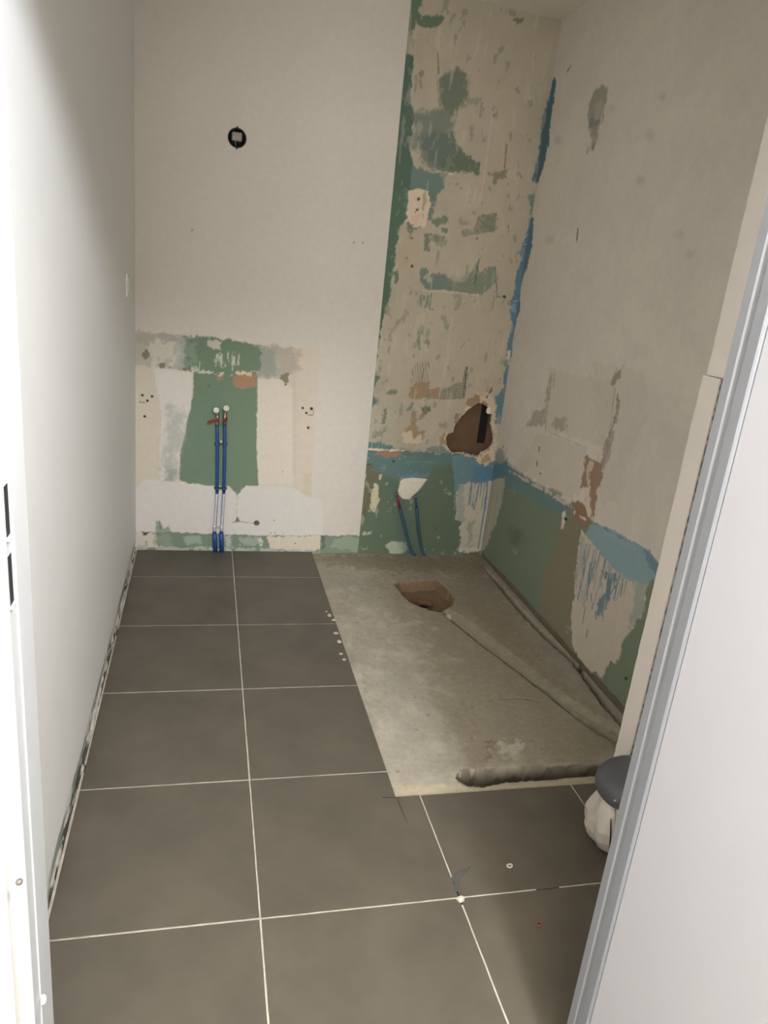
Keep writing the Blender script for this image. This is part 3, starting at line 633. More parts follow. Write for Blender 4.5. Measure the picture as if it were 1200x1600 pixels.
# blue membrane of the corner seen on this side
Rw.poly(A3([(1022, 405), (1034, 420), (1004, 600), (990, 760), (962, 880), (935, 950), (905, 948), (900, 600)]), (94, 124, 132), 1., .8)
Rw.poly(A4([(960, 130), (980, 138), (970, 280), (948, 390), (912, 480), (905, 620), (874, 720), (864, 850), (846, 915), (800, 900), (860, 500)]), (104, 134, 150), 1., .8)
Rw.poly(A2([(740, 545), (850, 540), (840, 600), (770, 630), (740, 630)]), (98, 140, 156), 2., 3., .9)
Rw.poly(A2([(735, 640), (828, 620), (815, 740), (790, 840), (770, 890), (755, 905), (740, 970), (700, 1010)]), (188, 184, 166), 1.4, .9, .95, streak=.25, sf=(120, 5))
Rw.line(A2([(742, 650), (728, 780), (710, 880), (694, 990)]), 3, (106, 142, 156), .9)
wall_right = Rw.build('wall_right', M['wall']); tag(wall_right, kind='structure')

# ------------------------------------------------------------------ wall_left
ys = np.unique(np.concatenate([np.arange(YD0, 0, .02), np.arange(0, YB, .006), [YB]]))
zs3 = np.unique(np.concatenate([np.arange(-.012, .10, .0026), np.arange(.10, CEIL, .04), [CEIL]]))
Lw = Surface(ys, zs3, (243, 243, 240), lambda s, t, h: np.stack([XL + h, s, t], 1))
top = .062 + .010 * (fbm(Lw.s * 6, Lw.s * 0, 3, 2) - .5) + .012 * np.clip((.6 - Lw.s), 0, 1) + .006 * (fbm(Lw.s * 60, Lw.s * 0 + 3, 3, 4) - .5)
m = np.clip((top - Lw.t) / .003, 0, 1)
ii = np.arange(Lw.s.size)
Lw.h[:] = .004 * (1 - m)
Lw.blend(ii, m, (150, 158, 148))
n = fbm(Lw.s * 14, Lw.t * 40, 4, 6)
Lw.blend(ii, m * np.clip((n - .56) / .03, 0, 1), (214, 210, 200)); Lw.h += .002 * m * np.clip((n - .56) / .03, 0, 1)
n = fbm(Lw.s * 18 + 9, Lw.t * 50, 4, 7)
lowm = np.clip((.024 - Lw.t) / .006, 0, 1) * m
Lw.blend(ii, lowm * np.clip((n - .52) / .03, 0, 1), (86, 84, 78)); Lw.h -= .003 * lowm * np.clip((n - .52) / .03, 0, 1)
Lw.blend(ii, lowm * np.clip((.42 - n) / .03, 0, 1), (226, 222, 210)); Lw.h += .004 * lowm * np.clip((.42 - n) / .03, 0, 1)
wall_left = Lw.build('wall_left', M['white_wall']); tag(wall_left, kind='structure')

# ------------------------------------------------------------------ floor: bed, tiles, joints, screed
bm = box_bm((-1.3, -2.75, -.09), (1.6, YB + .1, -.075))
floor = obj('floor', bm, M['subfloor']); tag(floor, kind='structure')
bm = bmesh.new()
box(bm, (XL - .02, CY - .004, -.075), (CX, YB, -.0100)); box(bm, (-1.3, -2.75, -.075), (1.6, CY - .004, -.0100))
obj('adhesive_bed', bm, M['subfloor'], floor)
G = .0018
_cache = {}
def tile_mesh(w, l):
    k = (round(w, 4), round(l, 4))
    if k not in _cache:
        bm = box_bm((-w / 2, -l / 2, -.0098), (w / 2, l / 2, 0))
        es = [e for e in bm.edges if all(abs(v.co.z) < 1e-6 for v in e.verts)]
        bmesh.ops.bevel(bm, geom=es, offset=.0009, segments=1, affect='EDGES')
        me = bpy.data.meshes.new('tile'); bm.to_mesh(me); bm.free(); me.materials.append(M['tile']); _cache[k] = me
    return _cache[k]
def tile(x0, x1, y0, y1):
    x0 += G; x1 -= G; y0 += G; y1 -= G
    o = link('tile', tile_mesh(x1 - x0, y1 - y0), None, floor)
    o.location = ((x0 + x1) / 2, (y0 + y1) / 2, rng.uniform(-.0003, .0003)); return o
def ltile(x0, x1, y0, y1, cx, cy):      # the tile notched for the screed corner
    x0 += G; x1 -= G; y0 += G; y1 -= G
    bm = bmesh.new()
    ring = [(x0, y0), (x1, y0), (x1, cy), (cx, cy), (cx, y1), (x0, y1)]
    a = [bm.verts.new((x, y, 0)) for x, y in ring]; b = [bm.verts.new((x, y, -.0098)) for x, y in ring]
    bm.faces.new(a); bm.faces.new(b[::-1])
    for i in range(6): bm.faces.new((a[i], b[i], b[(i + 1) % 6], a[(i + 1) % 6]))
    return obj('tile', bm, M['tile'], floor)
def joint(x0, x1, y0, y1, z=-.0008):
    bm = bmesh.new()
    lng = (x1 - x0) > (y1 - y0); L = (x1 - x0) if lng else (y1 - y0); n = max(2, int(L / .03))
    rows = []
    for i in range(n + 1):
        f = i / n; e = rng.uniform(-.0004, .0004); e2 = rng.uniform(-.0004, .0004); zz = z + rng.uniform(-.0002, .0003)
        if lng: p = [(x0 + L * f, y0 + e, -.0095), (x0 + L * f, y0 + e, zz), (x0 + L * f, y1 + e2, zz), (x0 + L * f, y1 + e2, -.0095)]
        else: p = [(x0 + e, y0 + L * f, -.0095), (x0 + e, y0 + L * f, zz), (x1 + e2, y0 + L * f, zz), (x1 + e2, y0 + L * f, -.0095)]
        rows.append([bm.verts.new(q) for q in p])
    for a, b in zip(rows, rows[1:]):
        for k in range(4): bm.faces.new((a[k], a[(k + 1) % 4], b[(k + 1) % 4], b[k]))
    bm.faces.new(rows[0]); bm.faces.new(rows[-1])
    return obj('grout_joint', bm, M['grout'], floor)
LX = XL + .009
yrows = [0, S, 2 * S, 3 * S, 4 * S, YB - .007]
for y0, y1 in zip(yrows[1:], yrows[2:]):
    tile(LX, 0, y0, y1)
    if y0 >= S - 1e-6: tile(0, CX + G, y0, y1)
tile(LX, 0, 0, S); ltile(0, S, 0, S, CX, CY)
tile(S, 2 * S, 0, CY + G); tile(2 * S, XR - .005, 0, CY + G)
hx = [-1.29, -.9, -S, 0, S, 2 * S, 1.35, 1.59]
for x0, x1 in zip([LX, 0, S, 2 * S], [0, S, 2 * S, XR - .005]): tile(x0, x1, -S, 0)
for r in range(1, 6):
    for x0, x1 in zip(hx, hx[1:]): tile(x0, x1, -S * (r + 1), -S * r)
for y0, y1 in zip(yrows, yrows[1:]): joint(-G, G, y0 + G, y1 - G)
joint(-G, G, -S + G, -G); joint(S - G, S + G, -S + G, -.02); joint(2 * S - G, 2 * S + G, -S + G, -G)
joint(S - G, S + G, .055, CY); joint(2 * S - G, 2 * S + G, G, CY)
for y in yrows[1:-1]:
    joint(LX + .002, -G, y - G, y + G); joint(G, CX, y - G, y + G)
joint(LX + .002, -G, -G, G); joint(G, S - G, -G, G); joint(S + G, .64, -G, G); joint(.70, .93, -G, G, -.0012)
joint(XL + .0045, LX + .0015, -.36, .52, -.001); joint(XL + .0055, LX + .0015, .56, 1.28, -.001); joint(XL + .005, LX + .0015, 1.34, YB - .02, -.001)
# over-run of the cutting disc at the corner of the cut-out
for (a, b) in (((598, 1246), (626, 1247)), ((621, 1249), (636, 1286))):
    p, q = flr(*a), flr(*b); t = (q - p) / np.linalg.norm(q - p); nrm = np.array([-t[1], t[0], 0]) * .0011
    bm = bmesh.new()
    lo_ = [bm.verts.new(x + np.array([0, 0, .0001])) for x in (p - nrm, p + nrm, q + nrm * .5, q - nrm * .5)]
    hi_ = [bm.verts.new(x + np.array([0, 0, .0006])) for x in (p - nrm, p + nrm, q + nrm * .5, q - nrm * .5)]
    bm.faces.new(hi_); bm.faces.new(lo_[::-1])
    for i in range(4): bm.faces.new((lo_[i], lo_[(i + 1) % 4], hi_[(i + 1) % 4], hi_[i]))
    tag(obj('saw_cut_shade', bm, M['dark'], floor), 'dark line for the shade in the saw cut across the tile')

xs = np.unique(np.concatenate([np.arange(CX, XR, .0038), [XR]])); ys = np.unique(np.concatenate([np.arange(CY, YB, .0042), [YB]]))
SZ = -.0075
F = Surface(xs, ys, (168, 161, 145), lambda s, t, h: np.stack([s, t, SZ + h], 1))
A5 = lambda p: K(480, 840, 2.3077, p)
F.mottle(.13, 5, 1, .25); F.mottle(.09, 22, 2, .2)
F.h += .0030 * (fbm(F.s * 6, F.t * 6, 4, 3) - .5) + .0016 * (fbm(F.s * 30, F.t * 30, 3, 4) - .5)
# browner areas
br = (146, 134, 116)
F.poly(A5([(250, 150), (560, 150), (720, 300), (900, 560), (1110, 740), (1060, 820), (640, 830), (560, 640), (400, 330), (320, 250)]), (152, 142, 124), 10, 26, .7)
F.poly(A5([(430, 540), (560, 600), (640, 780), (600, 840), (520, 700)]), br, 8, 16, .6, patchy=.2, pf=14)
F.poly(A5([(560, 120), (660, 130), (900, 500), (1120, 700), (1000, 620), (760, 430), (560, 250)]), (150, 138, 120), 8, 18, .6)
F.poly(A5([(20, 60), (640, 70), (640, 130), (300, 120), (40, 90)]), (140, 128, 108), 6, 10, .7)
F.poly(A5([(300, 250), (560, 420), (900, 640), (660, 660), (420, 480)]), (158, 148, 130), 12, 22, .5, patchy=.2, pf=12)
pit = (120, 110, 94)
R2 = random.Random(3)
for k in range(60):
    x = R2.uniform(CX + .02, 1.1); y = R2.uniform(CY + .02, 1.9); r = R2.choice([.0035, .0045, .006])
    i = np.nonzero((np.abs(F.s - x) < .012) & (np.abs(F.t - y) < .012))[0]
    m = np.clip((r - np.hypot(F.s[i] - x, F.t[i] - y)) / .003 + .5, 0, 1)
    F.blend(i, m * .5, pit); F.h[i] -= .0015 * m
for k in range(60):          # pale scuffs
    x = R2.uniform(CX, .8); y = R2.uniform(CY, 1.7)
    i = np.nonzero((np.abs(F.s - x) < .08) & (np.abs(F.t - y) < .08))[0]
    if len(i):
        n = fbm(F.s[i] * 25, F.t[i] * 25, 4, 40 + k); m = np.clip(1 - np.hypot(F.s[i] - x, F.t[i] - y) / .06, 0, 1) * np.clip((n - .5) / .1, 0, 1)
        F.blend(i, m * .5, (196, 188, 170))
F.line(A5([(700, 583), (760, 578), (820, 584)]), 1.6, (122, 110, 92), .8, h=-.010)
F.poly(A5([(690, 745), (770, 735), (775, 770), (700, 775)]), (196, 188, 172), 5, 2, .7, patchy=.4)
F.poly(A5([(640, 740), (680, 735), (680, 800), (640, 800)]), (124, 112, 94), 6, 3, .7, patchy=.5)
# front strip, yellower, still at full height
F.poly(A5([(310, 900), (540, 890), (620, 905), (900, 880), (1060, 862), (1070, 900), (330, 950)]), (186, 174, 148), 2, 4, .8)
fw = lambda pts: [tuple(flr(u, v, SZ)[:2]) for u, v in pts]
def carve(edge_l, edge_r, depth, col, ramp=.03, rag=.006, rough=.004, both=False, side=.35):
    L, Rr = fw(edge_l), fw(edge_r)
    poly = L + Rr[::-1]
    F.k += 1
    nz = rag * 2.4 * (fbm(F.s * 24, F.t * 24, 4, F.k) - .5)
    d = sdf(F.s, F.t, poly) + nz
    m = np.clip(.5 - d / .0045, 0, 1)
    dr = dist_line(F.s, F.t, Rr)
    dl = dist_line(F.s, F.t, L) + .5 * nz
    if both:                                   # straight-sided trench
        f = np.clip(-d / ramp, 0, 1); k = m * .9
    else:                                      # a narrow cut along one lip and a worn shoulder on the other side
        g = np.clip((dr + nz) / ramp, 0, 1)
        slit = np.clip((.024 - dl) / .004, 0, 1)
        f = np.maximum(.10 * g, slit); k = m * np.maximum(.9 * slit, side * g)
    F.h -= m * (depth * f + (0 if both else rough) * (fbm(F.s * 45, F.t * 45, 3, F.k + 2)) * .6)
    F.blend(np.arange(F.s.size), k, col)  # cuts coloured darker: brown mortar, with recess shade put into the colour
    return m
# pit around the drain
ped = A5([(315, 168), (330, 158), (470, 150), (500, 175), (535, 215), (522, 245), (482, 268), (440, 262), (372, 232), (338, 202)])
pw = [tuple(flr(u, v, SZ)[:2]) for u, v in ped]
DR = flr(661, 946, SZ - .05)
DRR = .045
pcx, pcy = DR[0], DR[1]
d = sdf(F.s, F.t, pw); dd = np.hypot(F.s - pcx, F.t - pcy) - (DRR + .006)
d = np.minimum(d, dd) + .012 * (fbm(F.s * 26, F.t * 26, 4, 77) - .5)
f = np.clip(-d / .012, 0, 1); f = f * f * (3 - 2 * f)
F.h -= .048 * f
F.blend(np.arange(F.s.size), np.clip(.5 - d / .006, 0, 1) * .95, (128, 108, 82))
F.blend(np.arange(F.s.size), np.clip(.5 - (dd - .03) / .03, 0, 1) * np.clip(.5 - d / .006, 0, 1) * .6, (130, 98, 72))
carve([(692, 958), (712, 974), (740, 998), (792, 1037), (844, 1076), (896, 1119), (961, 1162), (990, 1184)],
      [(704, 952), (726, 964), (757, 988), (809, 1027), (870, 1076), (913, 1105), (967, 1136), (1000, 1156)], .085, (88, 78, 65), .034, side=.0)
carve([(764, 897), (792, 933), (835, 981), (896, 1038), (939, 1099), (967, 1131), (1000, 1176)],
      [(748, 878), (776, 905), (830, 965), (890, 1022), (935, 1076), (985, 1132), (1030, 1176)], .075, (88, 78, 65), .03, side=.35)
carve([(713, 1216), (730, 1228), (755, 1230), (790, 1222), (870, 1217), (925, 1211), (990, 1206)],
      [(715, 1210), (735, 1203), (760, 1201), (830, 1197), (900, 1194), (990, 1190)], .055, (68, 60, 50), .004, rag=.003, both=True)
F.poly(A5([(535, 850), (570, 835), (640, 840), (640, 860), (600, 900), (548, 885)]), (116, 106, 90), 4, 4, .7)
F.cut |= np.hypot(F.s - pcx, F.t - pcy) < DRR - .002
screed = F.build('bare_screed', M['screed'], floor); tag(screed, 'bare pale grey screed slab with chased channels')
# mortar crumbs on the screed edge come later

# drain pipe ---------------------------------------------------------------
dp = empty('drain_pipe', (pcx, pcy, SZ - .055), 'orange clay drain pipe mouth in the broken screed pit', 'pipe')
bm = bmesh.new(); zt = SZ - .043; rings = []
for r, z in ((DRR - .006, -.073), (DRR - .006, zt - .002), (DRR - .004, zt), (DRR, zt), (DRR + .001, zt - .002), (DRR + .001, -.073)):
    rings.append([bm.verts.new((pcx + r * math.cos(k * math.pi / 20), pcy + r * math.sin(k * math.pi / 20), z)) for k in range(40)])
for a, b in zip(rings, rings[1:]):
    for k in range(40): bm.faces.new((a[k], a[(k + 1) % 40], b[(k + 1) % 40], b[k]))
obj('pipe_collar', bm, M['clay'], dp, True)
bm = bmesh.new(); bmesh.ops.create_circle(bm, cap_ends=True, radius=DRR - .006, segments=32, matrix=Matrix.Translation((pcx, pcy, -.0735)))
obj('pipe_shade_disc', bm, M['dark'], dp)  # black disc stands in for the shade down the pipe

# ------------------------------------------------------------------ ceiling, door wall and hall shell
def shell(name, lo, hi, mat=None): return tag(obj(name, box_bm(lo, hi), mat or M['paint']), kind='structure')
HX0, HX1, HY0 = -1.25, 1.55, -2.70
YU, YLO, YGAP = 0.3076, 0.3208, 0.2378
shell('ceiling', (HX0 - .1, HY0 - .1, CEIL), (HX1 + .1, YB + .02, CEIL + .08), M['ceiling'])
shell('wall_front_left', (HX0, YD1 + .004, 0), (JL - .016, YD0, CEIL))
shell('wall_front_head', (JL - .016, YD1 + .004, DOORH + .016), (.530, YD0, CEIL))
bm = bmesh.new(); box(bm, (.600, -.500, 0), (HX1, YD0, CEIL)); box(bm, (.530, -.428, 0), (.5998, YD0, CEIL))
tag(obj('wall_front_right', bm, M['paint']), kind='structure')
# the right wall is thicker by the door: a plasterboard lining that ends at the screed
CL = 1.0
wre = shell('wall_right_lining', (CL + .0128, YD0, 0), (XR + .05, .285, CEIL))
def lining(z0, z1, y1, y2):
    bm = bmesh.new(); n = int((z1 - z0) / .02); rows = []
    for i in range(n + 1):
        z = z0 + (z1 - z0) * i / n; e = rng.uniform(-.0012, .0012)
        rows.append([bm.verts.new(q) for q in ((CL, y1, z), (CL, y2 + e, z), (CL + .0126, y2 + e, z), (CL + .0126, y1, z))])
    for a, b in zip(rows, rows[1:]):
        for k in range(4): bm.faces.new((a[k], a[(k + 1) % 4], b[(k + 1) % 4], b[k]))
    bm.faces.new(rows[0]); bm.faces.new(rows[-1])
    return obj('plaster_panel', bm, M['cream'], wre)
ZJ = on_plane(1103, 586, 0, CL)[2]
lining(ZJ + .002, CEIL - .002, YD0 + .002, YU)
lining(.001, ZJ - .001, YGAP + .018, YLO)
lining(.001, ZJ - .001, YD0 + .002, YGAP)
bm = bmesh.new(); rows = []
for i in range(121):
    z = .001 + (ZJ - .003) * i / 120
    rows.append([bm.verts.new(q) for q in ((CL + .004 + rng.uniform(-.002, .002), YGAP + .0004, z), (CL + .004 + rng.uniform(-.002, .002), YGAP + .0176, z), (CL + .0126, YGAP + .0176, z), (CL + .0126, YGAP + .0004, z))])
for a, b in zip(rows, rows[1:]):
    for k in range(4): bm.faces.new((a[k], a[(k + 1) % 4], b[(k + 1) % 4], b[k]))
bm.faces.new(rows[0]); bm.faces.new(rows[-1])
tag(obj('gap_filler', bm, M['foam'], wre), 'rough grey filler in the cut beside the door frame')
shell('wall_hall_left', (HX0 - .1, HY0, 0), (HX0, YD1, CEIL))
shell('wall_hall_right', (HX1, HY0, 0), (HX1 + .1, YD0, CEIL))
shell('wall_hall_back', (HX0 - .1, HY0 - .1, 0), (HX1 + .1, HY0, CEIL))
bm = bmesh.new()
for lo_, hi_ in (((WX0 - .06, WZ0 - .06), (WX1 + .06, WZ0)), ((WX0 - .06, WZ1), (WX1 + .06, WZ1 + .06)), ((WX0 - .06, WZ0), (WX0, WZ1)), ((WX1, WZ0), (WX1 + .06, WZ1))):
    box(bm, (lo_[0], HY0, lo_[1]), (hi_[0], HY0 + .05, hi_[1]))
tag(obj('fill_light_frame', bm, M['frame']), kind='structure')  # unseen frame added around the hall fill light

# door frame ----------------------------------------------------------------
door = bpy.data.objects.new('door_1', None); COL.objects.link(door); door.location = (JR, YD0, 0); tag(door, kind='structure')
def extrude_profile(name, prof, z0, z1, mat):
    bm = bmesh.new()
    a = [bm.verts.new((x, y, z0)) for x, y in prof]; b = [bm.verts.new((x, y, z1)) for x, y in prof]
    bm.faces.new(a); bm.faces.new(b[::-1]); n = len(prof)
    for i in range(n): bm.faces.new((a[i], a[(i + 1) % n], b[(i + 1) % n], b[i]))
    return obj(name, bm, mat, door)
def arc(cx, cy, r, a0, a1, n=4): return [(cx + r * math.cos(math.radians(a0 + (a1 - a0) * k / n)), cy + r * math.sin(math.radians(a0 + (a1 - a0) * k / n))) for k in range(n + 1)]
YA, YC = on_plane(26.5, 900, 0, JL)[1], on_plane(10.5, 900, 0, JL - .0017)[1]
x = JL
lprof = ([(x - .0155, YD0 + .001), (x - .040, YD0 + .001), (x - .040, YD0 + .003)] + arc(x - .003, YD0 - .000, .003, 90, 0)
         + arc(x - .001, YA, .001, 0, -70) + [(x - .0017, YA - .0012), (x - .0017, YC + .003)] + arc(x - .0047, YC + .003, .003, 0, -90)
         + [(x - .050, YC), (x - .050, YC + .002), (x - .0155, YC + .002)])
jl = extrude_profile('door_jamb', lprof, 0, DOORH, M['frame'])
x = JR
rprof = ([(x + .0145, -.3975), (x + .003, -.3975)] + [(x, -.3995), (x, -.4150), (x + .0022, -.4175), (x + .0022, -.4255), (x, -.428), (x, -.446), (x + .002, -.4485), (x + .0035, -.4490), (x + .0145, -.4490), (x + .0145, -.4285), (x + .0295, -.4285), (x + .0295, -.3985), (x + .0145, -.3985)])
jr = extrude_profile('door_jamb', rprof, 0, DOORH, M['frame_shaded'])
obj('door_head', box_bm((JL - .015, -.519, DOORH), (JR + .014, YD0, DOORH + .0155), .001), M['frame'], door)
# keep slots for the latch and the bolt
def on_x(u, v, xx): return on_plane(u, v, 0, xx)
XC = JL - .0017
for (u0, v0), (u1, v1) in (((9, 757), (12, 838)), ((15, 866), (18, 944))):
    p0, p1 = on_x(u0, v0, XC), on_x(u1, v1, XC); yc = (p0[1] + p1[1]) / 2
    bm = box_bm((XC - .0006, yc - .0065, p1[2]), (XC + .0005, yc + .0065, p0[2]), .0003)
    k = tag(obj('strike_slot_shade', bm, M['dark'], door), 'dark piece for the shade in the keep slot of the white door frame')
    bm = bmesh.new(); box(bm, (XC, yc - .008, p1[2] - .004), (XC + .003, yc + .008, p1[2]), .0008)
    tag(obj('strike_lip', bm, M['frame'], k))
pk = on_x(65, 1562, JL)
bm = bmesh.new(); ring = []
for r, d_ in ((.0062, 0), (.0062, .003), (.0045, .0052), (.002, .006), (0, .0062)):
    ring.append([bm.verts.new((JL + d_, pk[1] + r * math.cos(k * math.pi / 8), pk[2] + r * math.sin(k * math.pi / 8))) for k in range(16)] if r else [bm.verts.new((JL + d_, pk[1], pk[2]))])
for a, b in zip(ring, ring[1:]):
    for k in range(16):
        if len(b) == 1: bm.faces.new((a[k], a[(k + 1) % 16], b[0]))
        else: bm.faces.new((a[k], a[(k + 1) % 16], b[(k + 1) % 16], b[k]))
tag(obj('buffer_stud', bm, M['frame'], door, True), 'small round white buffer stud low on the frame')
ps = on_x(30, 1378, XC)
bm = bmesh.new(); bmesh.ops.create_icosphere(bm, subdivisions=2, radius=.004, matrix=Matrix.Translation((XC, ps[1], ps[2])))
tag(obj('screw', bm, M['steel'], door), 'dark screw head in the frame')
# door leaf, opened past a right angle into the hall
ang = math.radians(2.0)
hinge = Vector((JR + .0040, -.4500, 0)); dv = Vector((math.sin(ang), -math.cos(ang), 0)); nv = Vector((math.cos(ang), math.sin(ang), 0))
bm = bmesh.new()
def leafbox(bm, a0, a1, n0, n1, z0, z1, bev=.0015):
    b0 = len(bm.verts)
    box(bm, (a0, n0, z0), (a1, n1, z1), bev)
    bm.verts.ensure_lookup_table()
    for v in bm.verts[b0:]: v.co = hinge + dv * v.co.x + nv * v.co.y + Vector((0, 0, v.co.z))
leafbox(bm, .0, .82, 0, .04, .006, DOORH - .004)
leaf = obj('door_leaf', bm, M['leaf'], door)
bm = bmesh.new(); leafbox(bm, .735, .775, -.008, 0, .93, 1.13, .003); leafbox(bm, .655, .765, -.05, -.035, 1.03, 1.048, .006); leafbox(bm, .748, .764, -.036, -.008, 1.031, 1.047, .003)
tag(obj('door_handle', bm, M['steel'], leaf), 'steel lever handle on a plate')

# hall ceiling lamp (behind the photographer)
cl = empty('ceiling_light', (LAMP[0], LAMP[1], CEIL), 'white pendant lamp holder hanging from the hall ceiling by the doorway', 'lamp')
bm = bmesh.new(); tube(bm, [(LAMP[0], LAMP[1], CEIL - .03), (LAMP[0], LAMP[1], LAMP[2] + .10)], .004, 8)
tube(bm, [(LAMP[0], LAMP[1], LAMP[2] + .105), (LAMP[0], LAMP[1], LAMP[2] + .075)], [.012, .018], 16)
tube(bm, [(LAMP[0], LAMP[1], CEIL - .0005), (LAMP[0], LAMP[1], CEIL - .004), (LAMP[0], LAMP[1], CEIL - .008)], [.05, .05, .044], 24)
obj('lamp_base', bm, M['switch'], cl)

# ------------------------------------------------------------------ pipes on the basin wall
def curve_pts(a, b, bow=0.0, n=10, side=(1, 0, 0)):
    a, b = Vector(a), Vector(b); s_ = Vector(side)
    return [a.lerp(b, i / n) + s_ * bow * math.sin(math.pi * i / n) for i in range(n + 1)]
PO = .017
def child_of(parent, name, bm, mat, smooth=False, label=None):
    o = obj(name, bm, mat, parent, smooth)
    if label: o['label'] = label
    return o
def basin_pipe(cols, label, lever_dir, capc, levc):
    top, mid, low, cuff, bot = [bwall(u, v, PO) for u, v in cols]
    bot = np.array([bot[0], YB - PO, .0015])
    root = empty('water_pipe', tuple(bot), label, 'pipe', None)
    child_of(root, 'blue_sheath', tube(bmesh.new(), curve_pts(top, mid, .0012, 8), .0076, 18), M['blue'], True)
    child_of(root, 'pipe_core', tube(bmesh.new(), [mid - np.array([0, 0, .0005]), low, cuff], .0066, 18), M['blue'], True, 'thinner blue pipe core')
    bm = bmesh.new(); rows = []                       # coat of white paint on the front of the bare length
    P_ = [mid * (1 - f) + cuff * f for f in np.linspace(.05, .97, 14)]
    for p in P_:
        w = math.radians(50 + rng.uniform(-10, 8))
        rows.append([bm.verts.new((p[0] + r * math.sin(a), p[1] - r * math.cos(a), p[2])) for r in (.0067, .0075) for a in (np.linspace(-w, w, 7) if r < .007 else np.linspace(w, -w, 7))])
    for a, b in zip(rows, rows[1:]):
        for k in range(14): bm.faces.new((a[k], a[(k + 1) % 14], b[(k + 1) % 14], b[k]))
    bm.faces.new(rows[0]); bm.faces.new(rows[-1])
    child_of(root, 'paint_coat', bm, M['pipecoat'], True, 'white paint on the front of the pipe')
    bm = tube(bmesh.new(), [cuff, cuff * .6 + bot * .4, bot], [.0102, .0106, .0106], 20)
    child_of(root, 'blue_cuff', bm, M['blue'], True, 'wider bright blue sleeve end')
    # stop valve
    t = Vector(top); cp = Vector(bwall(*capc, .030)); lv = Vector(bwall(*levc, .026))
    bm = bmesh.new()
    tube(bm, [t - Vector((0, 0, .004)), t + Vector((0, 0, .006)), Vector((t.x, t.y, cp.z - .002))], [.0086, .0095, .0078], 16)
    tube(bm, [Vector((t.x, YB - .004, cp.z - .004)), Vector((t.x, cp.y, cp.z - .004))], .0085, 16)
    tube(bm, [t + Vector((0, -.002, .010)), Vector((lv.x, lv.y - .006, lv.z))], .004, 10)
    v = child_of(root, 'stop_valve', bm, M['brass'], True, 'dull grey metal valve body')
    bm = lathe_y(bmesh.new(), (cp.x, YB - .026, cp.z), [(0, 0), (.0125, 0), (.0138, .002), (.0138, .013), (.0118, .0155), (.006, .0165), (0, .0168)], 8)
    c = obj('end_cap', bm, M['cap'], None); c.parent = v; c['label'] = 'off-white plastic end cap'
    bm = bmesh.new(); box(bm, (0, -.004, -.0055), (1, .004, .0055), .0022)
    L = lever_dir[0]; tip = Vector(lever_dir[1]).normalized(); ax = tip; up = Vector((0, 0, 1)) if abs(tip.z) < .9 else Vector((1, 0, 0)); sy = up.cross(ax).normalized(); up = ax.cross(sy)
    for q in bm.verts:
        k = 1.2 - .35 * q.co.x
        q.co = Vector((lv.x, lv.y - .006, lv.z)) + ax * (q.co.x * L - .006) + sy * q.co.y * k + up * q.co.z * k
    l = obj('lever', bm, M['red'], None); l.parent = v; l['label'] = 'dark red lever handle'
    return root
basin_pipe([(339.3, 664), (339.2, 768), (336, 822), (335, 832), (336.6, 860)], 'left one of the two blue water pipes below the red levers', (.050, (-1, -.25, -.28)), (338, 640.5), (339.5, 655))
basin_pipe([(351.2, 662), (349.8, 768), (346.6, 822), (345.8, 832), (346.5, 860)], 'right one of the two blue water pipes below the red levers', (.034, (-.35, -.9, -.22)), (353.5, 637.5), (353, 655))
def clip(v, ul, ur, mat, label, post=False):
    l, r = bwall(ul, v, PO), bwall(ur, v, PO); c = (l + r) / 2
    root = empty('pipe_clip', (c[0], YB - .004, c[2]), label, 'pipe clip')
    child_of(root, 'saddle', box_bm((l[0] - .014, YB - .0085, c[2] - .006), (r[0] + .014, YB - .0045, c[2] + .006), .001), mat)
    for p in (l, r):
        bm = bmesh.new(); n = 20; rows = []
        for k in range(n):
            a = k * 2 * math.pi / n
            rows.append([bm.verts.new((p[0] + rr * math.cos(a), p[1] + rr * math.sin(a), c[2] + z)) for rr, z in ((.0079, -.004), (.0098, -.004), (.0098, .004), (.0079, .004))])
        for k in range(n):
            for j in range(4): bm.faces.new((rows[k][j], rows[k][(j + 1) % 4], rows[(k + 1) % n][(j + 1) % 4], rows[(k + 1) % n][j]))
        child_of(root, 'ring', bm, mat, True)
    bm = lathe_y(bmesh.new(), (c[0], YB - .0085, c[2] + (.011 if post else 0)), [(.0045, -.003), (.0055, .002), (.0055, .006), (.003, .008), (0, .0082)], 12)
    child_of(root, 'screw_cap', bm, M['wclip'] if post else mat, True)
    return root
clip(694.5, 339.6, 351.0, M['clip'], 'grey-green double pipe clip, topmost of the three, just under the red levers', True)
clip(763.5, 339.2, 350.0, M['clip'], 'grey-green double pipe clip where the blue pipes turn white', False)
clip(822.5, 335.6, 346.2, M['wclip'], 'white double pipe clip, lowest of the three, above the bright blue sleeves', False)

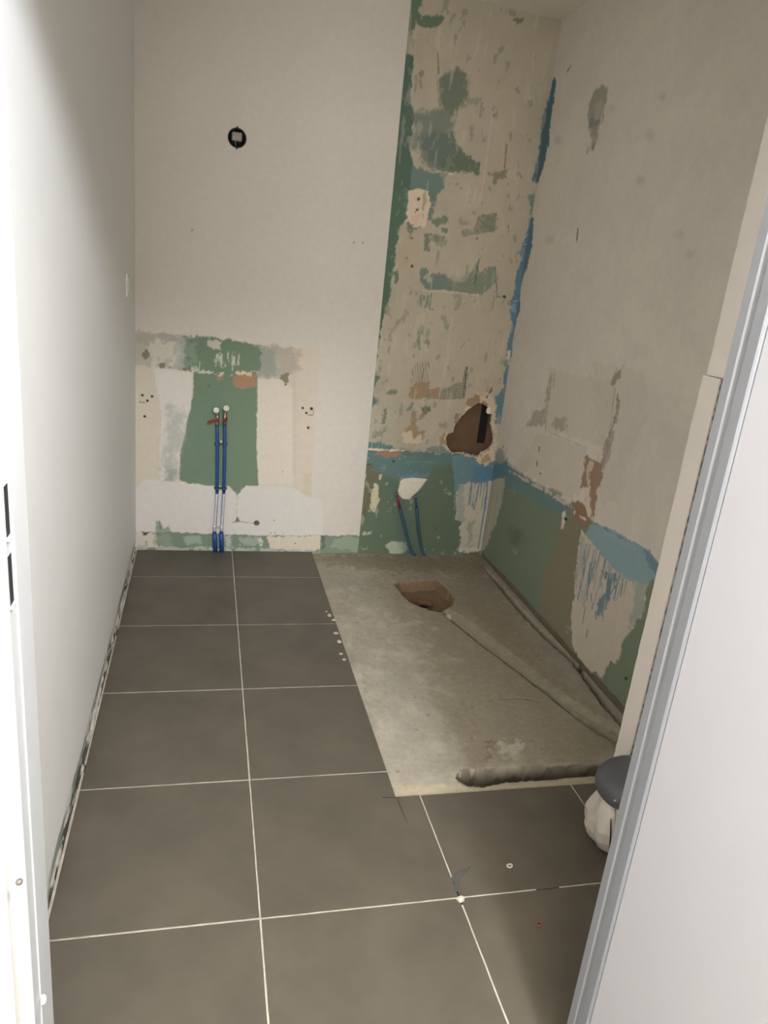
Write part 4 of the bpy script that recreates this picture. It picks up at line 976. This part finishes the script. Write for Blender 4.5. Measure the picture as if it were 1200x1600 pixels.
# ------------------------------------------------------------------ pipes in the shower corner
def corner_pipe(pts, label, tip_mat, tip_label, tip_len):
    P_ = [bwall(u, v, o) for u, v, o in pts]
    bot = P_[-1].copy(); bot[2] = SZ - .004
    P_[-1] = bot
    root = empty('water_pipe', tuple(bot), label, 'pipe')
    sm = []
    for i in range(len(P_) - 1):
        for k in range(4): sm.append(P_[i] * (1 - k / 4) + P_[i + 1] * k / 4)
    sm.append(P_[-1])
    child_of(root, 'blue_sheath', tube(bmesh.new(), sm, [.0078] * (len(sm) - 1) + [.0095], 16), M['dullblue'], True)
    a = Vector(P_[0]); d_ = (Vector(P_[0]) - Vector(P_[1])).normalized()
    child_of(root, 'pipe_end', tube(bmesh.new(), [a - d_ * .001, a + d_ * tip_len * .55, a + d_ * tip_len], [.0062, .0056, .0042], 14), tip_mat, True, tip_label)
    bm = bmesh.new(); e = a + d_ * tip_len
    tube(bm, [e - d_ * .002, e + d_ * .008, e + d_ * .012 + Vector((0, .006, 0))], [.0055, .006, .005], 12)
    child_of(root, 'fitting', bm, M['brass'], True)
    return root
corner_pipe([(625, 794, .018), (634, 830, .018), (640, 855, .017), (646, 875, .018)], 'leaning dull blue pipe with a dark red end in the shower corner', M['red'], 'dark red pipe end', .068)
corner_pipe([(651, 793, .018), (654, 830, .018), (658, 855, .017), (661, 875, .018)], 'dull blue pipe with a dark blue end right of the red-ended one', M['blue'], 'dark blue pipe end', .050)
# white foam filler behind the corner pipes
pl = A2([(272, 690), (285, 640), (300, 625), (350, 620), (425, 628), (408, 655), (380, 690), (352, 715), (330, 735), (296, 732), (278, 712)])
pw = [bwall(u, v) for u, v in pl]; c = sum(pw) / len(pw)
ff = []
bm = bmesh.new(); r0 = [bm.verts.new((p[0], YB - .0005, p[2])) for p in pw]; r1 = [bm.verts.new((p[0] * .93 + c[0] * .07, YB - .005, p[2] * .93 + c[2] * .07)) for p in pw]
r2 = [bm.verts.new((p[0] * .6 + c[0] * .4, YB - .008 + rng.uniform(-.001, .001), p[2] * .6 + c[2] * .4)) for p in pw]; cc = bm.verts.new((c[0], YB - .008, c[2]))
for a, b in ((r0, r1), (r1, r2)):
    for k in range(len(a)): bm.faces.new((a[k], a[(k + 1) % len(a)], b[(k + 1) % len(a)], b[k]))
for k in range(len(r2)): bm.faces.new((r2[k], r2[(k + 1) % len(r2)], cc))
bm.faces.new(r0[::-1])
tag(obj('filler_patch', bm, M['foamblob'], wall_back, False), 'white lump of filler behind the corner pipes')

# ------------------------------------------------------------------ round wall box, plugs, rosette, switch
eb = empty('junction_box', (EB[0], YB - .004, EB[2]), 'round black junction box sunk in the upper white wall', 'electrical box')
bm = lathe_y(bmesh.new(), (EB[0], YB - .0042, EB[2]), [(0, -.045), (EBR - .0045, -.045), (EBR - .0045, -.0005), (EBR - .003, .0012), (EBR, .0012), (EBR, -.001)], 40)
child_of(eb, 'box_shell', bm, M['boxgrey'], True)
for dz in (EBR + .001, -EBR - .001):
    bm = lathe_y(bmesh.new(), (EB[0], YB - .0042, EB[2] + dz), [(.0042, -.001), (.0042, .0012), (0, .0014)], 10)
    child_of(eb, 'screw_lug', bm, M['boxgrey'], False)
bm = bmesh.new(); box(bm, (EB[0] - .021, YB + .008, EB[2] - .010), (EB[0] + .021, YB + .034, EB[2] + .024), .007)
child_of(eb, 'lamp_connector', bm, M['plug'], True, 'pale grey connector block')
bm = tube(bmesh.new(), [(EB[0] - .004, YB + .018, EB[2] - .009), (EB[0] - .006, YB + .010, EB[2] - .016), (EB[0] - .004, YB + .012, EB[2] - .026), (EB[0] + .004, YB + .038, EB[2] - .028)], .003, 8)
child_of(eb, 'wire', bm, M['steel'], True)
def wall_plug(u, v, label, group, r=.0060):
    p = bwall(u, v, .0034)
    root = empty('wall_plug', (p[0], YB - .0034, p[2]), label, 'wall plug', group)
    child_of(root, 'collar', lathe_y(bmesh.new(), (p[0], YB - .0034, p[2]), [(r, -.003), (r, .0008), (r * .8, .0013), (r * .5, .0011), (r * .5, -.003)], 14), M['anchor'], True)
    bm = lathe_y(bmesh.new(), (p[0], YB - .0036, p[2]), [(r * .5, .0), (0, .0001)], 12)
    child_of(root, 'bore', bm, M['dark'])
gl, gr_ = 'plugs left of the basin pipes', 'plugs right of the basin pipes'
wall_plug(222.5, 617.5, 'grey wall plug left of the pipes, upper left of its cluster by the pencil mark', gl)
wall_plug(237.5, 619.3, 'grey wall plug left of the pipes, rightmost of its cluster', gl, .0062)
wall_plug(230.3, 626, 'grey wall plug left of the pipes, lower middle of the upper three', gl)
wall_plug(226, 650.5, 'grey wall plug left of the pipes, alone at the bottom', gl, .0062)
wall_plug(473, 637.5, 'grey wall plug right of the pipes, upper left of its cluster', gr_)
wall_plug(486.6, 638.6, 'grey wall plug right of the pipes, upper right beside the pencil mark', gr_, .008)
wall_plug(478.6, 645.2, 'grey wall plug right of the pipes, lower middle of the upper three', gr_)
wall_plug(481.6, 668.2, 'grey wall plug right of the pipes, alone at the bottom', gr_, .0066)
p = bwall(401, 817, .004)
rs = empty('anchor_bolt', (p[0], YB - .004, p[2]), 'round grey washer and bolt low on the wall right of the pipes', 'bolt')
child_of(rs, 'washer', lathe_y(bmesh.new(), (p[0], YB - .0042, p[2]), [(.0135, -.002), (.0135, .0015), (.012, .003), (.0085, .0026), (.008, .001), (0, .001)], 24), M['steel'], True)
child_of(rs, 'bolt_head', lathe_y(bmesh.new(), (p[0] + .001, YB - .0050, p[2] + .001), [(.0062, .0003), (.0062, .004), (.005, .0055), (0, .0058)], 6), M['anchor'])
q0, q1 = on_plane(195, 426, 0, XL), on_plane(194.5, 464, 0, XL)
sw = empty('light_switch', (XL + .004, q0[1], (q0[2] + q1[2]) / 2), 'small white switch plate on the left wall near the back corner', 'switch')
zc = (q0[2] + q1[2]) / 2
child_of(sw, 'plate', box_bm((XL + .0042, q0[1] - .026, zc - .041), (XL + .012, q0[1] + .026, zc + .041), .003), M['switch'])
bm = box_bm((XL + .012, q0[1] - .016, zc - .024), (XL + .0155, q0[1] + .016, zc + .024), .0015)
for v in bm.verts: v.co.x += (v.co.z - zc) * -.06
child_of(sw, 'rocker', bm, M['switch'])

# ------------------------------------------------------------------ bags behind the right jamb
bc = flr(970, 1320)
bagr = .118; NB = 72
def bag_mesh(profile, fold, seed, nring=26, squash=.9, twist=0., sharp=.5):
    bm = bmesh.new(); rr = random.Random(seed); ph = [rr.uniform(0, 6.28) for _ in range(8)]
    rings = []
    for i in range(nring + 1):
        t = i / nring
        k = t * (len(profile) - 1); j = min(int(k), len(profile) - 2); f = k - j
        r = profile[j][0] * (1 - f) + profile[j + 1][0] * f; z = profile[j][1] * (1 - f) + profile[j + 1][1] * f
        ring = []
        for a in range(NB):
            th = a * 2 * math.pi / NB
            w = (abs(math.sin(3 * th + ph[0] + twist * t)) ** sharp - .6) * .6 + .35 * math.sin(7 * th + ph[1] + 2 * t) + .22 * math.sin(11 * th + ph[2] - 5 * t) + .25 * math.sin(4 * th + 7 * t + ph[3])
            q = r * (1 + fold * w)
            ring.append(bm.verts.new((bc[0] + q * math.cos(th), bc[1] + squash * q * math.sin(th), max(.0008, z + fold * .02 * math.sin(5 * th + ph[4]) * math.sin(math.pi * t)))))
        rings.append(ring)
    for a, b in zip(rings, rings[1:]):
        for k in range(NB): bm.faces.new((a[k], a[(k + 1) % NB], b[(k + 1) % NB], b[k]))
    bm.faces.new(rings[0][::-1]); bm.faces.new(rings[-1])
    return bm
wb = empty('plastic_bag', (bc[0], bc[1], 0), 'crumpled white plastic bag on the dark tiles behind the right door frame', 'bag')
child_of(wb, 'bag_film', bag_mesh([(.040, .0008), (.064, .006), (.086, .026), (.101, .055), (.103, .085), (.095, .115), (.086, .14), (.078, .152)], .13, 4), M['bag'], False)
# a folded flap of cream film and a dark strip beside it, shade between folds put in as colour
def strip(pts, w, th, mat, name, par, label=None):
    bm = bmesh.new(); rows = []
    cdir = Vector((CAM[0] - bc[0], CAM[1] - bc[1], 0)).normalized(); sd = Vector((-cdir.y, cdir.x, 0))
    for i, p in enumerate(pts):
        p = Vector(p); ww = w[i]
        rows.append([bm.verts.new(p + sd * a * ww + cdir * b) for a, b in ((-1, 0), (-.4, th), (.3, th * 1.3), (1, 0))])
    for a, b in zip(rows, rows[1:]):
        for k in range(4): bm.faces.new((a[k], a[(k + 1) % 4], b[(k + 1) % 4], b[k]))
    bm.faces.new(rows[0]); bm.faces.new(rows[-1])
    return child_of(par, name, bm, mat, True, label)
cam_d = Vector((CAM[0] - bc[0], CAM[1] - bc[1], 0)).normalized(); sdv = Vector((cam_d.y, -cam_d.x, 0)); sdv = sdv if sdv.x > 0 else -sdv
cb = Vector((bc[0], bc[1], 0))
strip([cb + cam_d * .066 - sdv * .022 + Vector((0, 0, .152)), cb + cam_d * .098 - sdv * .008 + Vector((0, 0, .125)), cb + cam_d * .108 + sdv * .006 + Vector((0, 0, .085)), cb + cam_d * .106 + sdv * .014 + Vector((0, 0, .045))], [.012, .017, .015, .008], .010, M['bagcream'], 'folded_flap', wb, 'pale cream fold of film')
strip([cb + cam_d * .088 - sdv * .036 + Vector((0, 0, .130)), cb + cam_d * .108 - sdv * .026 + Vector((0, 0, .095)), cb + cam_d * .113 - sdv * .022 + Vector((0, 0, .055))], [.001, .0022, .0008], .003, M['dark'], 'fold_shade', wb, 'dark strip for the shade between two folds')
gb = empty('rubble_sack', (bc[0], bc[1], .153), 'dark grey rounded plastic bundle resting on top of the white bag', 'sack')
bm = bag_mesh([(.078, .1530), (.093, .160), (.099, .175), (.097, .193), (.088, .209), (.071, .223), (.046, .232), (.020, .236)], .012, 9, 20, .95)
child_of(gb, 'sack_film', bm, M['sack'], True)
bm = bmesh.new(); gp = cb + cam_d * .089 - sdv * .035 + Vector((0, 0, .185))
bmesh.ops.create_icosphere(bm, subdivisions=1, radius=1)
for v in bm.verts: v.co = gp + sdv * v.co.x * .003 + cam_d * v.co.y * .0015 + Vector((0, 0, 1)) * v.co.z * .006 + sdv * v.co.z * .003
child_of(gb, 'scuff', bm, M['crumb'], False, 'small white scuff')

# ------------------------------------------------------------------ bits lying on the floor
def crumb(u, v, r, label, group=None, mat='crumb', name='mortar_crumb', flat=.5, cat='crumb', z0=0.0):
    p = flr(u, v, z0); bm = bmesh.new(); bmesh.ops.create_icosphere(bm, subdivisions=2, radius=1)
    sx, sy = rng.uniform(.7, 1.3), rng.uniform(.7, 1.3)
    for q in bm.verts:
        n = 1 + rng.uniform(-.22, .22); q.co = Vector((q.co.x * r * sx * n, q.co.y * r * sy * n, max(-.25, q.co.z * n) * r * flat))
    zmin = min(q.co.z for q in bm.verts)
    for q in bm.verts: q.co.z -= zmin
    me = bpy.data.meshes.new(name); bm.to_mesh(me); bm.free()
    o = link(name, me, M[mat]); o.location = (p[0], p[1], z0 + .0004); return tag(o, label, cat, group)
gC = 'mortar crumbs along the screed edge'
for u, v, r, lab in ((516.5, 962, .011, 'largest pale mortar crumb left of the screed, above the second tile joint'), (524, 969, .008, 'small crumb touching the screed just above the second tile joint'),
                    (527, 990, .010, 'pale crumb left of the screed, first one below the second tile joint'), (532, 1003, .009, 'round pale crumb left of the screed, second one below the second tile joint'),
                    (535, 1022, .007, 'tiny pale crumb at the screed edge, second lowest of the row'), (512, 956, .006, 'tiny pale crumb furthest from the screed, highest of the row'), (540, 1031, .006, 'tiny pale crumb at the screed edge, lowest of the row')):
    crumb(u - 2, v, r, lab, gC, flat=.4)
crumb(719, 1406, .0075, 'lump of pale mortar at the crossing of two tile joints', flat=.9)
crumb(771, 888, .016, 'pale plaster crumb at the foot of the right wall by the corner', z0=SZ - .012)
crumb(778, 905, .012, 'grey rubble bit in the gap at the foot of the right wall', z0=SZ - .02)
crumb(700, 966, .016, 'rough lump of concrete at the start of the diagonal channel', z0=SZ - .02, flat=.8)
def ring_bit(u, v, r, mat, label):
    p = flr(u, v); bm = bmesh.new(); n = 16; rows = []
    for k in range(n):
        a = k * 2 * math.pi / n; rr = r * (1 + .18 * math.sin(2 * a + 1) + .08 * math.sin(3 * a))
        rows.append([bm.verts.new(((rr + .0022 * math.cos(b)) * math.cos(a), (rr + .0022 * math.cos(b)) * math.sin(a), .0022 + .0022 * math.sin(b))) for b in (0, 1.05, 2.1, 3.14, 4.2, 5.24)])
    for k in range(n):
        for j in range(6): bm.faces.new((rows[k][j], rows[k][(j + 1) % 6], rows[(k + 1) % n][(j + 1) % 6], rows[(k + 1) % n][j]))
    o = obj('plastic_ring', bm, M[mat], None, True); o.location = (p[0], p[1], .0004); return tag(o, label, 'ring')
ring_bit(796, 1354, .0056, 'crumb', 'small pale plastic ring lying on the dark tile')
ring_bit(842, 1445, .0055, 'pink', 'small pinkish plastic ring on the dark tile nearest the door')
def smear(pts, label, h=.0007):
    w = [flr(u, v) for u, v in pts]; c = sum(w) / len(w); bm = bmesh.new()
    lo_ = [bm.verts.new((p[0], p[1], .0004)) for p in w]; hi_ = [bm.verts.new((p[0] * .9 + c[0] * .1, p[1] * .9 + c[1] * .1, .0004 + h)) for p in w]
    bm.faces.new(hi_); bm.faces.new(lo_[::-1]); n = len(w)
    for i in range(n): bm.faces.new((lo_[i], lo_[(i + 1) % n], hi_[(i + 1) % n], hi_[i]))
    return tag(obj('mortar_smear', bm, M['smear']), label, 'smear')
smear([(704, 1372), (712, 1364), (724, 1358), (738, 1353), (730, 1362), (719, 1372), (717, 1392), (711, 1394), (709, 1380)], 'grey mortar smear on the tile beside the broken joint')
